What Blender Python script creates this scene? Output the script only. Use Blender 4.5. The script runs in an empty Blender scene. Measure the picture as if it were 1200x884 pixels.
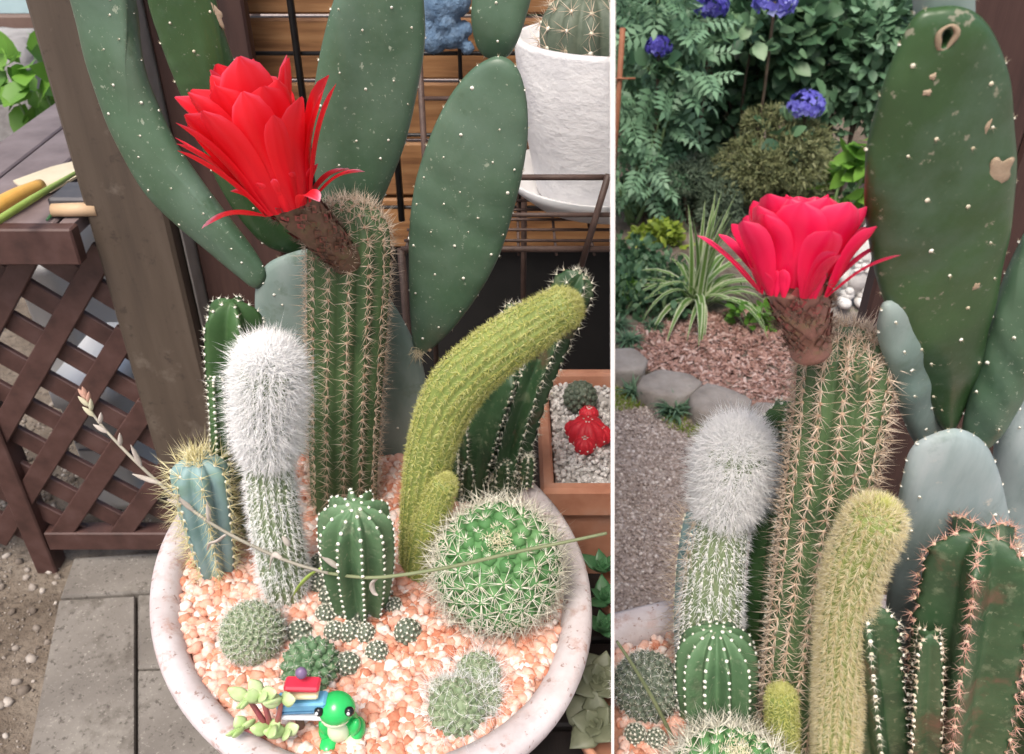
import bpy, bmesh, math, random
import numpy as np
from math import radians, sin, cos, pi, sqrt, tan
from mathutils import Vector, Matrix

# ------------------------------------------------------------------ camera, sky, sun, exposure
scene = bpy.context.scene
CAM_Z, PITCH, FOC = 1.40, radians(33), 1000.0
cam_data = bpy.data.cameras.new('camera'); cam = bpy.data.objects.new('camera', cam_data)
scene.collection.objects.link(cam); scene.camera = cam
cam.location = (0, 0, CAM_Z); cam.rotation_euler = (radians(90) - PITCH, 0, 0)
cam_data.sensor_width = 36; cam_data.lens = 36 * FOC / 1200
cam_data.clip_start = .02; cam_data.clip_end = 500
cam_data.dof.use_dof = True; cam_data.dof.focus_distance = .86; cam_data.dof.aperture_fstop = 11
world = bpy.data.worlds.new('World'); scene.world = world; world.use_nodes = True
wn = world.node_tree.nodes; sky = wn.new('ShaderNodeTexSky'); sky.sky_type = 'NISHITA'; sky.sun_disc = False
SUN_EL, SUN_AZ = radians(62), radians(200)       # high, behind the camera and a little to its left
sky.sun_elevation = SUN_EL; sky.sun_rotation = SUN_AZ; sky.air_density = 1.0; sky.dust_density = 6.0; sky.ozone_density = .6
bg = wn['Background']; bg.inputs['Strength'].default_value = .13
world.node_tree.links.new(sky.outputs[0], bg.inputs[0])
sun_data = bpy.data.lights.new('sun', 'SUN'); sun = bpy.data.objects.new('sun', sun_data); scene.collection.objects.link(sun)
sun_data.energy = 1.5; sun_data.angle = radians(25); sun_data.color = (1, .95, .88)
sdir = Vector((sin(SUN_AZ) * cos(SUN_EL), cos(SUN_AZ) * cos(SUN_EL), sin(SUN_EL)))
sun.rotation_euler = sdir.to_track_quat('Z', 'Y').to_euler(); sun.location = sdir * 20
scene.view_settings.view_transform = 'Standard'; scene.view_settings.look = 'None'
scene.view_settings.gamma = 1; scene.view_settings.use_curve_mapping = False; scene.view_settings.exposure = .78
try:
    scene.cycles.use_denoising = True; scene.cycles.max_bounces = 12; scene.cycles.diffuse_bounces = 7; scene.cycles.transparent_max_bounces = 4
except Exception:
    pass

random.seed(7); RNG = np.random.default_rng(7)
COL = scene.collection

# ------------------------------------------------------------------ where a line of sight meets the place
CC = Vector((0, 0, CAM_Z)); FWD = Vector((0, cos(PITCH), -sin(PITCH)))
def ray(px, py):
    u = (px - 600) / FOC; v = (442 - py) / FOC
    return Vector((u, cos(PITCH) + v * sin(PITCH), -sin(PITCH) + v * cos(PITCH)))
def at(px, py, Y): d = ray(px, py); return CC + d * (Y / d.y)
def on(px, py, z): d = ray(px, py); return CC + d * ((z - CAM_Z) / d.z)
def mpp(p): return (Vector(p) - CC).dot(FWD) / FOC
def onplane(px, py, p0, n):
    d = ray(px, py); return CC + d * ((p0 - CC).dot(n) / d.dot(n))

# ------------------------------------------------------------------ objects
def wloc(o):
    v = Vector((0, 0, 0))
    while o: v += o.location; o = o.parent
    return v
def tag(o, label=None, cat=None, group=None, kind=None):
    if label: o['label'] = label
    if cat: o['category'] = cat
    if group: o['group'] = group
    if kind: o['kind'] = kind
    return o
def thing(name, loc, label, cat, group=None):
    o = bpy.data.objects.new(name, None); COL.objects.link(o); o.location = Vector(loc); o.empty_display_size = .02
    return tag(o, label, cat, group)
def link(name, me, mat, parent=None, origin=None):
    o = bpy.data.objects.new(name, me); COL.objects.link(o)
    if mat and not me.materials: me.materials.append(mat)
    if parent: o.parent = parent
    return o
def mk(name, V, F, mat, parent=None, smooth=True, tint=None, kind=None, origin=None):
    """one mesh object from world-space vertices"""
    V = np.asarray([tuple(v) for v in V] if not isinstance(V, np.ndarray) else V, dtype=np.float64)
    if parent: org = np.array(wloc(parent))
    elif origin is not None: org = np.array(origin)
    else: org = np.array(((V[:, 0].min() + V[:, 0].max()) / 2, (V[:, 1].min() + V[:, 1].max()) / 2, V[:, 2].min()))
    me = bpy.data.meshes.new(name)
    Vl = V - org
    if isinstance(F, np.ndarray):
        n, k = F.shape
        me.vertices.add(len(Vl)); me.vertices.foreach_set('co', Vl.astype(np.float32).ravel())
        me.loops.add(n * k); me.loops.foreach_set('vertex_index', F.astype(np.int32).ravel())
        me.polygons.add(n); me.polygons.foreach_set('loop_start', np.arange(0, n * k, k, dtype=np.int32))
        me.update(calc_edges=True)
    else:
        me.from_pydata([tuple(v) for v in Vl], [], F); me.update()
    if smooth: me.polygons.foreach_set('use_smooth', [True] * len(me.polygons))
    if tint is not None:
        a = me.attributes.new('tint', 'FLOAT', 'POINT'); a.data.foreach_set('value', np.asarray(tint, dtype=np.float32))
    o = link(name, me, mat, parent)
    if not parent: o.location = Vector(org)
    if kind: o['kind'] = kind
    return o
def clip(o, p, n, cap=True, keep_neg=True):
    """cut a mesh object at a plane given in world space and close the cut"""
    me = o.data; w = wloc(o)
    bm = bmesh.new(); bm.from_mesh(me)
    r = bmesh.ops.bisect_plane(bm, geom=bm.verts[:] + bm.edges[:] + bm.faces[:], plane_co=Vector(p) - w, plane_no=Vector(n), dist=1e-6,
                               clear_outer=keep_neg, clear_inner=not keep_neg)
    if cap:
        ed = [e for e in r['geom_cut'] if isinstance(e, bmesh.types.BMEdge) and e.is_valid and e.is_boundary]
        if ed: bmesh.ops.holes_fill(bm, edges=ed, sides=0)
    bm.to_mesh(me); bm.free(); me.update()
def box_vf(x0, x1, y0, y1, z0, z1, b=.002):
    """box with small chamfers"""
    V = []; idx = {}
    for ix, x in enumerate((x0, x1)):
        for iy, y in enumerate((y0, y1)):
            for iz, z in enumerate((z0, z1)):
                sx, sy, sz = (1 if ix == 0 else -1), (1 if iy == 0 else -1), (1 if iz == 0 else -1)
                for k, d in enumerate(((0, sy * b, sz * b), (sx * b, 0, sz * b), (sx * b, sy * b, 0))):
                    idx[ix, iy, iz, k] = len(V); V.append((x + d[0], y + d[1], z + d[2]))
    F = []
    for s in (0, 1):
        F.append([idx[s, 0, 0, 0], idx[s, 1, 0, 0], idx[s, 1, 1, 0], idx[s, 0, 1, 0]][::(1 if s else -1)])
        F.append([idx[0, s, 0, 1], idx[1, s, 0, 1], idx[1, s, 1, 1], idx[0, s, 1, 1]][::(-1 if s else 1)])
        F.append([idx[0, 0, s, 2], idx[1, 0, s, 2], idx[1, 1, s, 2], idx[0, 1, s, 2]][::(1 if s else -1)])
    for a in (0, 1):
        for c in (0, 1):
            F.append([idx[0, a, c, 1], idx[1, a, c, 1], idx[1, a, c, 2], idx[0, a, c, 2]])
            F.append([idx[a, 0, c, 0], idx[a, 1, c, 0], idx[a, 1, c, 2], idx[a, 0, c, 2]])
            F.append([idx[a, c, 0, 0], idx[a, c, 1, 0], idx[a, c, 1, 1], idx[a, c, 0, 1]])
    for a in (0, 1):
        for c in (0, 1):
            for e in (0, 1): F.append([idx[a, c, e, 0], idx[a, c, e, 1], idx[a, c, e, 2]])
    return V, F
def fixn(o):
    bm = bmesh.new(); bm.from_mesh(o.data); bmesh.ops.recalc_face_normals(bm, faces=bm.faces[:]); bm.to_mesh(o.data); bm.free(); return o
def box(name, x0, x1, y0, y1, z0, z1, mat, parent=None, b=.002, M=None):
    V, F = box_vf(x0, x1, y0, y1, z0, z1, b)
    if M is not None: V = [M @ Vector(v) for v in V]
    return fixn(mk(name, V, F, mat, parent, smooth=False))
def catmull(P, n, closed=False):
    P = [np.array(p, float) for p in P]; out = []; m = len(P)
    segs = m if closed else m - 1
    for i in range(segs):
        if closed: p0, p1, p2, p3 = P[i - 1], P[i], P[(i + 1) % m], P[(i + 2) % m]
        else: p0, p1, p2, p3 = P[max(i - 1, 0)], P[i], P[i + 1], P[min(i + 2, m - 1)]
        for k in range(n):
            t = k / n
            out.append(.5 * (2 * p1 + (p2 - p0) * t + (2 * p0 - 5 * p1 + 4 * p2 - p3) * t * t + (3 * p1 - p0 - 3 * p2 + p3) * t ** 3))
    if not closed: out.append(P[-1])
    return out
def tube(name, pts, rad, mat, parent=None, seg=8, sub=1, cap=True, kind=None, flat=1.0):
    """round rod along points, radius a number or one for each point"""
    pts = [tuple(p) for p in pts]
    rr = list(rad) if hasattr(rad, '__len__') else [rad] * len(pts)
    if sub > 1:
        q = catmull([tuple(p) + (r,) for p, r in zip(pts, rr)], sub); P = [Vector(v[:3]) for v in q]; rr = [max(v[3], 1e-5) for v in q]
    else: P = [Vector(p) for p in pts]
    V, F = [], []; N = None
    for i, p in enumerate(P):
        T = (P[min(i + 1, len(P) - 1)] - P[max(i - 1, 0)]).normalized()
        if N is None:
            N = T.orthogonal().normalized()
        N = (N - T * N.dot(T)).normalized(); B = T.cross(N)
        for k in range(seg):
            a = 2 * pi * k / seg; V.append(p + (N * cos(a) + B * sin(a) * flat) * rr[i])
    for i in range(len(P) - 1):
        for k in range(seg): F.append([i * seg + k, i * seg + (k + 1) % seg, (i + 1) * seg + (k + 1) % seg, (i + 1) * seg + k])
    if cap: F += [list(range(seg))[::-1], [(len(P) - 1) * seg + k for k in range(seg)]]
    return mk(name, V, F, mat, parent, kind=kind)
def lathe(name, prof, c, mat, parent=None, seg=48, sx=1, sy=1, th=0, wob=0):
    V, F = [], []; c = Vector(c)
    for i, (r, z) in enumerate(prof):
        for k in range(seg):
            a = 2 * pi * k / seg; rr = r * (1 + wob * sin(3 * a + i) * .5 + wob * sin(5 * a + 1.3 * i) * .5); x, y = rr * cos(a) * sx, rr * sin(a) * sy
            V.append(c + Vector((x * cos(th) - y * sin(th), x * sin(th) + y * cos(th), z)))
    for i in range(len(prof) - 1):
        for k in range(seg): F.append([i * seg + k, i * seg + (k + 1) % seg, (i + 1) * seg + (k + 1) % seg, (i + 1) * seg + k])
    F += [list(range(seg))[::-1], [(len(prof) - 1) * seg + k for k in range(seg)]]
    return mk(name, V, F, mat, parent)

# many small shapes in one mesh: template vertices, faces, one 3x3 matrix, place and tint for each
def many(name, tv, tf, M, pos, mat, parent=None, tint=None, smooth=True, kind='stuff', tgrad=None, origin=None):
    tv = np.asarray(tv, float); tf = np.asarray(tf, int); pos = np.asarray(pos, float); n = len(pos)
    V = np.einsum('nij,kj->nki', M, tv) + pos[:, None]
    F = tf[None] + (np.arange(n) * len(tv))[:, None, None]
    t = None
    if tint is not None:
        t = np.repeat(np.asarray(tint)[:, None], len(tv), 1)
        if tgrad is not None: t = t + np.asarray(tgrad)[None]
        t = t.ravel()
    return mk(name, V.reshape(-1, 3), F.reshape(-1, tf.shape[1]), mat, parent, smooth, t, kind, origin)
def unit(a): return a / np.maximum(np.linalg.norm(a, axis=-1, keepdims=True), 1e-9)
def frames(d, spin=None, up=None):
    """matrices whose z column is d"""
    d = unit(np.asarray(d, float)); n = len(d)
    ref = np.tile([0., 0, 1], (n, 1)) if up is None else up
    bad = np.abs((d * ref).sum(1)) > .98; ref = np.where(bad[:, None], np.array([1., .13, 0]), ref)
    x = unit(np.cross(ref, d)); y = np.cross(d, x)
    if spin is not None:
        c, s = np.cos(spin)[:, None], np.sin(spin)[:, None]; x, y = x * c + y * s, -x * s + y * c
    return np.stack([x, y, d], 2)
def scl(M, sx, sy, sz): return M * np.stack([np.broadcast_to(sx, len(M)), np.broadcast_to(sy, len(M)), np.broadcast_to(sz, len(M))], 1)[:, None, :]
def ico(sub=1):
    bm = bmesh.new(); bmesh.ops.create_icosphere(bm, subdivisions=sub, radius=1)
    v = np.array([x.co[:] for x in bm.verts]); f = np.array([[q.index for q in p.verts] for p in bm.faces]); bm.free(); return v, f
ICO1 = ico(1); ICO2 = ico(2); ICO3 = ico(3)
OCT = (np.array([[1, 0, 0], [-1, 0, 0], [0, 1, 0], [0, -1, 0], [0, 0, 1], [0, 0, -1.]]),
       np.array([[0, 2, 4], [2, 1, 4], [1, 3, 4], [3, 0, 4], [2, 0, 5], [1, 2, 5], [3, 1, 5], [0, 3, 5]]))
SPINE = (np.array([[1, 0, 0], [-.5, .866, 0], [-.5, -.866, 0], [0, 0, 1.]]), np.array([[0, 1, 3], [1, 2, 3], [2, 0, 3]]))
SPINE_G = np.array([0, 0, 0, .25])
def hair_t(bend):
    v = []
    for t, r in ((0, 1), (.5, .8)):
        for a in range(3): v.append((r * cos(a * 2.094) , r * sin(a * 2.094), t))
    v = np.array(v + [(0, 0, 1.)]);
    f = []
    for a in range(3): b = (a + 1) % 3; f += [[a, b, 3 + b], [a, 3 + b, 3 + a], [3 + a, 3 + b, 6]]
    return v, np.array(f)
HAIR = hair_t(0)
def bent(M, pos, L, bendv):
    """hair whose middle and tip are pushed aside by bendv"""
    v = HAIR[0]; V = np.einsum('nij,kj->nki', M, v) + pos[:, None]
    w = (v[:, 2] ** 2)[None, :, None]
    return V + w * bendv[:, None]
def hairs(name, pos, d, L, r, bendv, mat, parent, tint):
    n = len(pos); M = scl(frames(d, RNG.uniform(0, 6.28, n)), r, r, L)
    V = bent(M, np.asarray(pos), L, bendv); F = HAIR[1][None] + (np.arange(n) * 7)[:, None, None]
    return mk(name, V.reshape(-1, 3), F.reshape(-1, 3), mat, parent, True, np.repeat(tint, 7), 'stuff')

# ------------------------------------------------------------------ materials
def nodes(name):
    m = bpy.data.materials.new(name); m.use_nodes = True; nt = m.node_tree; return m, nt, nt.nodes['Principled BSDF']
def ramp(nt, cols, fac, lo=0., hi=1.):
    r = nt.nodes.new('ShaderNodeValToRGB'); e = r.color_ramp.elements
    while len(e) < len(cols): e.new(.5)
    for i, c in enumerate(cols):
        e[i].position = lo + (hi - lo) * (i / max(len(cols) - 1, 1)); e[i].color = (*c, 1)
    nt.links.new(fac, r.inputs[0]); return r.outputs[0]
def noise(nt, scale, detail=4, rough=.6, coord='Object', stretch=None):
    tc = nt.nodes.new('ShaderNodeTexCoord'); n = nt.nodes.new('ShaderNodeTexNoise')
    n.inputs['Scale'].default_value = scale; n.inputs['Detail'].default_value = detail; n.inputs['Roughness'].default_value = rough
    if stretch:
        mp = nt.nodes.new('ShaderNodeMapping'); mp.inputs['Scale'].default_value = stretch
        nt.links.new(tc.outputs[coord], mp.inputs[0]); nt.links.new(mp.outputs[0], n.inputs[0])
    else: nt.links.new(tc.outputs[coord], n.inputs[0])
    return n.outputs['Fac']
def bump(nt, bs, fac, strength, dist=.002):
    b = nt.nodes.new('ShaderNodeBump'); b.inputs['Strength'].default_value = strength; b.inputs['Distance'].default_value = dist
    nt.links.new(fac, b.inputs['Height']); nt.links.new(b.outputs[0], bs.inputs['Normal'])
def mixc(nt, a, b, fac):
    m = nt.nodes.new('ShaderNodeMix'); m.data_type = 'RGBA'
    nt.links.new(fac, m.inputs[0]); nt.links.new(a, m.inputs[6])
    if isinstance(b, tuple): m.inputs[7].default_value = (*b, 1)
    else: nt.links.new(b, m.inputs[7])
    return m.outputs[2]
def pmat(name, cols, scale=20, rough=.6, bs=0, bscale=None, bdist=.002, stretch=None, lo=.3, hi=.7, metal=0, spots=None, sheen=0, sss=0, spec=.5, rvar=0):
    m, nt, p = nodes(name)
    c = ramp(nt, cols, noise(nt, scale, stretch=stretch), lo, hi)
    if spots:
        for sc, col, a, b in spots:
            f = ramp(nt, [(0, 0, 0), (1, 1, 1)], noise(nt, sc, 6, .65), a, b); c = mixc(nt, c, col, f)
    nt.links.new(c, p.inputs['Base Color']); p.inputs['Roughness'].default_value = rough; p.inputs['Metallic'].default_value = metal
    p.inputs['Specular IOR Level'].default_value = spec
    if rvar:
        mr = nt.nodes.new('ShaderNodeMapRange'); nt.links.new(noise(nt, scale * 1.7), mr.inputs[0]); mr.inputs[3].default_value = rough - rvar; mr.inputs[4].default_value = rough + rvar
        nt.links.new(mr.outputs[0], p.inputs['Roughness'])
    if sheen: p.inputs['Sheen Weight'].default_value = sheen
    if sss:
        p.inputs['Subsurface Weight'].default_value = sss; p.inputs['Subsurface Scale'].default_value = .006; p.inputs['Subsurface Radius'].default_value = (.6, 1, .3)
    if bs: bump(nt, p, noise(nt, bscale or scale * 3, 6, stretch=stretch), bs, bdist)
    return m
def tmat(name, cols, rough=.6, trans=0, nscale=0, spec=.4, bs=0):
    m, nt, p = nodes(name)
    a = nt.nodes.new('ShaderNodeAttribute'); a.attribute_name = 'tint'
    f = a.outputs['Fac']
    if nscale:
        ad = nt.nodes.new('ShaderNodeMath'); ad.operation = 'MULTIPLY_ADD'; nt.links.new(noise(nt, nscale), ad.inputs[0]); ad.inputs[1].default_value = .6
        sb = nt.nodes.new('ShaderNodeMath'); sb.operation = 'SUBTRACT'; sb.inputs[1].default_value = .3; nt.links.new(f, sb.inputs[0])
        nt.links.new(sb.outputs[0], ad.inputs[2]); f = ad.outputs[0]
    c = ramp(nt, cols, f)
    nt.links.new(c, p.inputs['Base Color']); p.inputs['Roughness'].default_value = rough; p.inputs['Specular IOR Level'].default_value = spec
    if bs: bump(nt, p, noise(nt, 400, 5), bs, .001)
    if trans:
        t = nt.nodes.new('ShaderNodeBsdfTranslucent'); nt.links.new(c, t.inputs[0]); mx = nt.nodes.new('ShaderNodeMixShader'); mx.inputs[0].default_value = trans
        out = nt.nodes['Material Output']; nt.links.new(p.outputs[0], mx.inputs[1]); nt.links.new(t.outputs[0], mx.inputs[2]); nt.links.new(mx.outputs[0], out.inputs[0])
    return m
M = {}
M['tall'] = pmat('tall_skin', [(.035, .070, .028), (.06, .115, .042), (.085, .15, .06)], 30, .55, .15, 120, spots=[(14, (.30, .24, .13), .62, .72)])
M['rib_green'] = pmat('rib_green', [(.025, .068, .022), (.045, .105, .034), (.065, .135, .05)], 18, .5, .15, 150, spots=[(40, (.16, .19, .11), .66, .8)], spec=.35)
M['small_green'] = pmat('small_green', [(.06, .125, .06), (.10, .19, .095), (.16, .25, .145)], 14, .55, .3, 110, spots=[(45, (.24, .29, .19), .58, .72), (22, (.04, .085, .04), .56, .7), (150, (.26, .30, .2), .61, .66)], spec=.3)
M['blue_green'] = pmat('blue_green', [(.12, .22, .215), (.20, .32, .33), (.14, .25, .17)], 18, .55, .1, 150)
M['castle'] = pmat('castle_green', [(.015, .042, .018), (.028, .072, .028), (.05, .10, .045)], 18, .5, .35, 90, spots=[(11, (.11, .065, .04), .56, .64), (60, (.09, .13, .07), .56, .66), (160, (.14, .17, .1), .61, .66)])
M['pale_stem'] = pmat('pale_stem', [(.13, .19, .09), (.20, .26, .14)], 40, .6)
M['yellow_stem'] = pmat('yellow_stem', [(.15, .21, .05), (.24, .30, .08)], 30, .6)
M['barrel'] = pmat('barrel_green', [(.05, .15, .05), (.09, .22, .08), (.13, .26, .11)], 24, .6, .1, 120, spec=.2)
M['mam'] = pmat('nipple_green', [(.13, .19, .10), (.20, .26, .15)], 60, .6)
M['mam_dark'] = pmat('thimble_green', [(.07, .10, .07), (.13, .16, .115)], 80, .6)
M['pad'] = pmat('pad_green', [(.042, .088, .05), (.062, .12, .07), (.09, .15, .10)], 9, .42, .25, 45, .003, spots=[(6, (.115, .18, .14), .45, .8), (26, (.05, .095, .055), .60, .75), (80, (.24, .29, .22), .65, .68), (230, (.24, .29, .22), .63, .68)], rvar=.12)
M['pad_deep'] = pmat('pad_deep_green', [(.018, .050, .016), (.028, .070, .022), (.042, .095, .032)], 9, .36, .25, 40, .003, spots=[(16, (.055, .10, .06), .50, .75), (70, (.20, .20, .14), .645, .67), (210, (.12, .15, .10), .63, .68)], rvar=.12)
M['pad_blue'] = pmat('pad_bluish', [(.12, .185, .16), (.19, .26, .235), (.25, .31, .29)], 11, .6, .3, 50, .003, stretch=(1.6, 1, .7), spots=[(20, (.10, .155, .11), .56, .7), (60, (.40, .41, .35), .66, .72), (170, (.42, .44, .38), .68, .72)])
M['pad_bloom'] = pmat('pad_bloom', [(.18, .245, .235), (.27, .335, .335), (.35, .40, .405)], 12, .65, .3, 50, .003, stretch=(2.2, 1, .6), spots=[(16, (.13, .19, .155), .58, .75), (60, (.46, .45, .40), .66, .72), (170, (.5, .5, .46), .68, .72)])
M['spine_tan'] = tmat('spine_tan', [(.34, .22, .14), (.60, .47, .35), (.78, .68, .56)], .5)
M['spine_rose'] = tmat('spine_rose', [(.40, .16, .12), (.60, .34, .27), (.74, .56, .46)], .5)
M['spine_pale'] = tmat('spine_pale', [(.42, .38, .28), (.72, .70, .58), (.86, .84, .76)], .5, 0)
M['spine_straw'] = tmat('spine_straw', [(.44, .38, .14), (.68, .62, .34), (.80, .76, .55)], .5)
M['spine_yellow'] = tmat('spine_yellow', [(.40, .33, .07), (.70, .62, .22), (.78, .72, .40)], .5, 0)
M['fuzz_yellow'] = tmat('fuzz_yellow', [(.34, .36, .085), (.50, .51, .16), (.66, .66, .34)], .7, 0, spec=.1)
M['fuzz_cream'] = tmat('fuzz_cream', [(.50, .42, .20), (.68, .60, .36), (.82, .77, .58)], .7, 0, spec=.1)
M['wool'] = tmat('white_wool', [(.80, .81, .80), (.90, .91, .91), (.96, .96, .97)], .8, 0, spec=.1)
M['areole'] = tmat('areole_wool', [(.42, .36, .24), (.70, .67, .54), (.82, .80, .72)], .8)
M['areole_cream'] = tmat('areole_cream', [(.62, .58, .38), (.78, .75, .58)], .8)
M['areole_tan'] = tmat('areole_tan', [(.26, .15, .09), (.46, .32, .22), (.60, .46, .34)], .8)
M['areole_white'] = tmat('areole_white', [(.66, .66, .58), (.82, .82, .76)], .8)
M['bristle'] = tmat('glochids', [(.30, .24, .14), (.62, .56, .40)], .6)
M['cork'] = pmat('cork_scar', [(.22, .16, .10), (.40, .31, .22)], 60, .8, .3, 200)
M['petal'] = tmat('petal_red', [(.60, .004, .018), (.80, .012, .022), (.84, .03, .05), (.82, .10, .17), (.80, .32, .42)], .38, .35, spec=.3)
M['petal_pink'] = tmat('petal_crimson', [(.66, .006, .045), (.82, .012, .09), (.86, .035, .13), (.84, .12, .22), (.82, .34, .46)], .38, .35, spec=.3)
M['tube'] = pmat('flower_tube', [(.10, .075, .04), (.16, .085, .06), (.15, .14, .06)], 60, .75, .4, 160)
M['tube_rose'] = pmat('flower_tube_rose', [(.20, .10, .07), (.29, .14, .11), (.24, .19, .09)], 60, .75, .4, 160)
M['tube_hair'] = tmat('tube_hair', [(.10, .065, .045), (.22, .15, .11), (.38, .29, .22)], .7)
M['tube_scale'] = tmat('tube_scale', [(.14, .07, .04), (.26, .12, .09), (.42, .07, .08)], .7)
M['bowl'] = pmat('pinkish_white_concrete', [(.40, .34, .34), (.50, .445, .45), (.60, .55, .565)], 16, .8, .4, 160, .001, spots=[(50, (.42, .29, .26), .53, .66), (9, (.64, .61, .63), .5, .75), (18, (.36, .32, .33), .56, .74), (140, (.30, .21, .19), .60, .66)])
M['bowl_in'] = M['bowl']
M['gravel'] = tmat('pink_gravel', [(.44, .155, .09), (.56, .245, .155), (.62, .32, .23), (.66, .40, .32), (.70, .53, .465), (.76, .70, .67)], .75, 0, 300, bs=.3)
M['gravel_bed'] = pmat('gravel_bed', [(.42, .18, .11), (.62, .36, .26)], 150, .9)
M['white_gravel'] = tmat('white_gravel', [(.45, .43, .41), (.72, .70, .68), (.84, .83, .81)], .75, 0, 200)
M['terracotta'] = pmat('terracotta', [(.44, .19, .115), (.54, .26, .165), (.58, .33, .24)], 14, .75, .25, 150, .001, spots=[(7, (.55, .36, .28), .55, .8)])
M['white_pot'] = pmat('whitewash', [(.66, .66, .68), (.80, .80, .81)], 16, .7, .55, 60, .004, stretch=(1, 1, 1.5), spots=[(30, (.36, .29, .24), .68, .72), (9, (.58, .58, .61), .5, .7)])
M['plastic_white'] = pmat('white_plastic', [(.78, .79, .80), (.84, .85, .86)], 5, .35)
M['saucer'] = pmat('saucer_white', [(.62, .62, .63), (.72, .72, .72)], 8, .45)
M['post'] = pmat('brown_post', [(.052, .038, .028), (.068, .050, .036), (.082, .062, .046)], 5, .6, .25, 60, .001, stretch=(6, 6, .6), spots=[(12, (.15, .125, .10), .58, .74), (50, (.045, .032, .024), .58, .68)])
M['red_wood'] = pmat('dark_red_wood', [(.022, .009, .007), (.042, .018, .014), (.055, .026, .02)], 9, .55, .3, 70, .001, stretch=(6, 6, .5))
M['lattice'] = pmat('lattice_paint', [(.040, .018, .015), (.065, .030, .025), (.085, .045, .04)], 20, .55, .3, 90, .001)
M['table'] = pmat('table_wood', [(.14, .105, .105), (.20, .155, .155), (.25, .20, .20)], 10, .55, .3, 60, .001, stretch=(1, 1, 4))
M['plank'] = pmat('brown_plank', [(.17, .075, .028), (.28, .135, .052), (.36, .19, .08)], 4, .6, .3, 40, .001, stretch=(1.2, 3, 16), lo=.35, hi=.65)
M['black'] = pmat('shade_black', [(.004, .004, .004), (.009, .008, .008)], 12, .7)  # near-black colour standing in for the shade below the planks
M['grey_metal'] = pmat('grey_channel', [(.22, .21, .19), (.32, .30, .28)], 20, .5, .1)
M['wire_black'] = pmat('black_wire', [(.006, .006, .007), (.012, .012, .013)], 40, .45)
M['wire_brown'] = pmat('brown_wire', [(.055, .032, .026), (.10, .062, .05)], 60, .55, .3, 200)
M['paver'] = pmat('concrete_paver', [(.13, .118, .105), (.18, .165, .148), (.225, .21, .19)], 6, .85, .5, 120, .002, spots=[(4, (.24, .225, .20), .5, .75), (11, (.10, .088, .075), .54, .68), (90, (.09, .08, .07), .57, .64), (160, (.30, .28, .25), .60, .66)])
M['soil'] = pmat('bare_soil', [(.09, .068, .05), (.15, .12, .092), (.21, .175, .14)], 9, .95, 1.0, 70, .012, spots=[(40, (.06, .045, .034), .55, .68), (4, (.24, .205, .165), .52, .7)])
M['path'] = pmat('path_ground', [(.26, .205, .18), (.34, .28, .25), (.42, .36, .325)], 30, .95, .9, 160, .006)
M['pebble'] = tmat('pebbles', [(.10, .08, .065), (.18, .15, .125), (.28, .245, .215), (.44, .40, .36)], .85, 0, 60)
M['grit'] = tmat('path_grit', [(.19, .145, .125), (.35, .285, .255), (.50, .43, .395), (.66, .60, .57)], .9, 0, 60)
M['mulch'] = tmat('bark_chips', [(.13, .06, .045), (.26, .14, .11), (.40, .25, .21), (.56, .43, .39)], .85, 0, 60)
M['stone'] = pmat('kerb_stone', [(.19, .165, .145), (.28, .25, .225), (.36, .33, .30)], 9, .85, .6, 60, .005, spots=[(16, (.10, .12, .05), .6, .75)])
M['rock'] = pmat('grey_rock', [(.15, .14, .14), (.27, .26, .26), (.36, .35, .35)], 6, .9, .7, 40, .008)
M['wall_white'] = pmat('house_wall', [(.58, .58, .57), (.68, .68, .67)], 5, .8)
M['wall_sill'] = pmat('house_sill', [(.12, .075, .06), (.17, .11, .09)], 8, .6)
M['wall_blue'] = pmat('blue_shutter', [(.30, .44, .48), (.40, .55, .58)], 6, .5)
M['leaf_rose'] = tmat('leaf_rose', [(.03, .075, .04), (.06, .135, .07), (.11, .21, .11), (.22, .35, .18)], .42, .25)
M['leaf_tomato'] = tmat('leaf_tomato', [(.05, .11, .06), (.10, .20, .11), (.16, .29, .17), (.23, .37, .24)], .5, .25)
M['leaf_bright'] = tmat('leaf_bright', [(.06, .16, .02), (.12, .28, .04), (.20, .40, .06)], .45, .35)
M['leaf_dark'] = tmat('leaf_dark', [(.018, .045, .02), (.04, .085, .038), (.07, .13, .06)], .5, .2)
M['needle'] = tmat('leaf_needle', [(.05, .065, .028), (.10, .12, .05), (.17, .185, .08), (.25, .26, .13)], .6, .15)
M['needle_grey'] = tmat('leaf_needle_grey', [(.04, .065, .04), (.085, .125, .08), (.15, .20, .13)], .6, .15)
M['strap'] = tmat('mondo_blade', [(.05, .105, .06), (.10, .19, .105), (.18, .29, .18)], .45, .2)
M['lime'] = tmat('lime_leaf', [(.13, .20, .02), (.25, .34, .045), (.38, .46, .09)], .5, .3)
M['hyd'] = tmat('hydrangea_petal', [(.05, .04, .28), (.10, .09, .48), (.20, .20, .66), (.42, .46, .80)], .6, .3)
M['stem_wood'] = pmat('stem_wood', [(.05, .035, .022), (.10, .075, .05)], 30, .8)
M['stem_green'] = pmat('stem_green', [(.13, .21, .08), (.20, .30, .13)], 30, .6)
M['stake'] = pmat('rust_stake', [(.20, .07, .03), (.30, .12, .06)], 20, .7, .2)
M['gnome'] = pmat('white_plaster', [(.56, .55, .53), (.74, .73, .71)], 22, .8, .3, 120)
M['stalk'] = pmat('dry_stalk', [(.20, .19, .15), (.30, .28, .23)], 30, .7)
M['stalk_green'] = pmat('green_stalk', [(.15, .18, .09), (.21, .24, .13)], 30, .6)
M['husk'] = pmat('husk', [(.34, .30, .26), (.50, .46, .42)], 60, .8, .2)
M['husk_pink'] = pmat('husk_pink', [(.42, .22, .17), (.52, .34, .26)], 60, .7)
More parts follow.
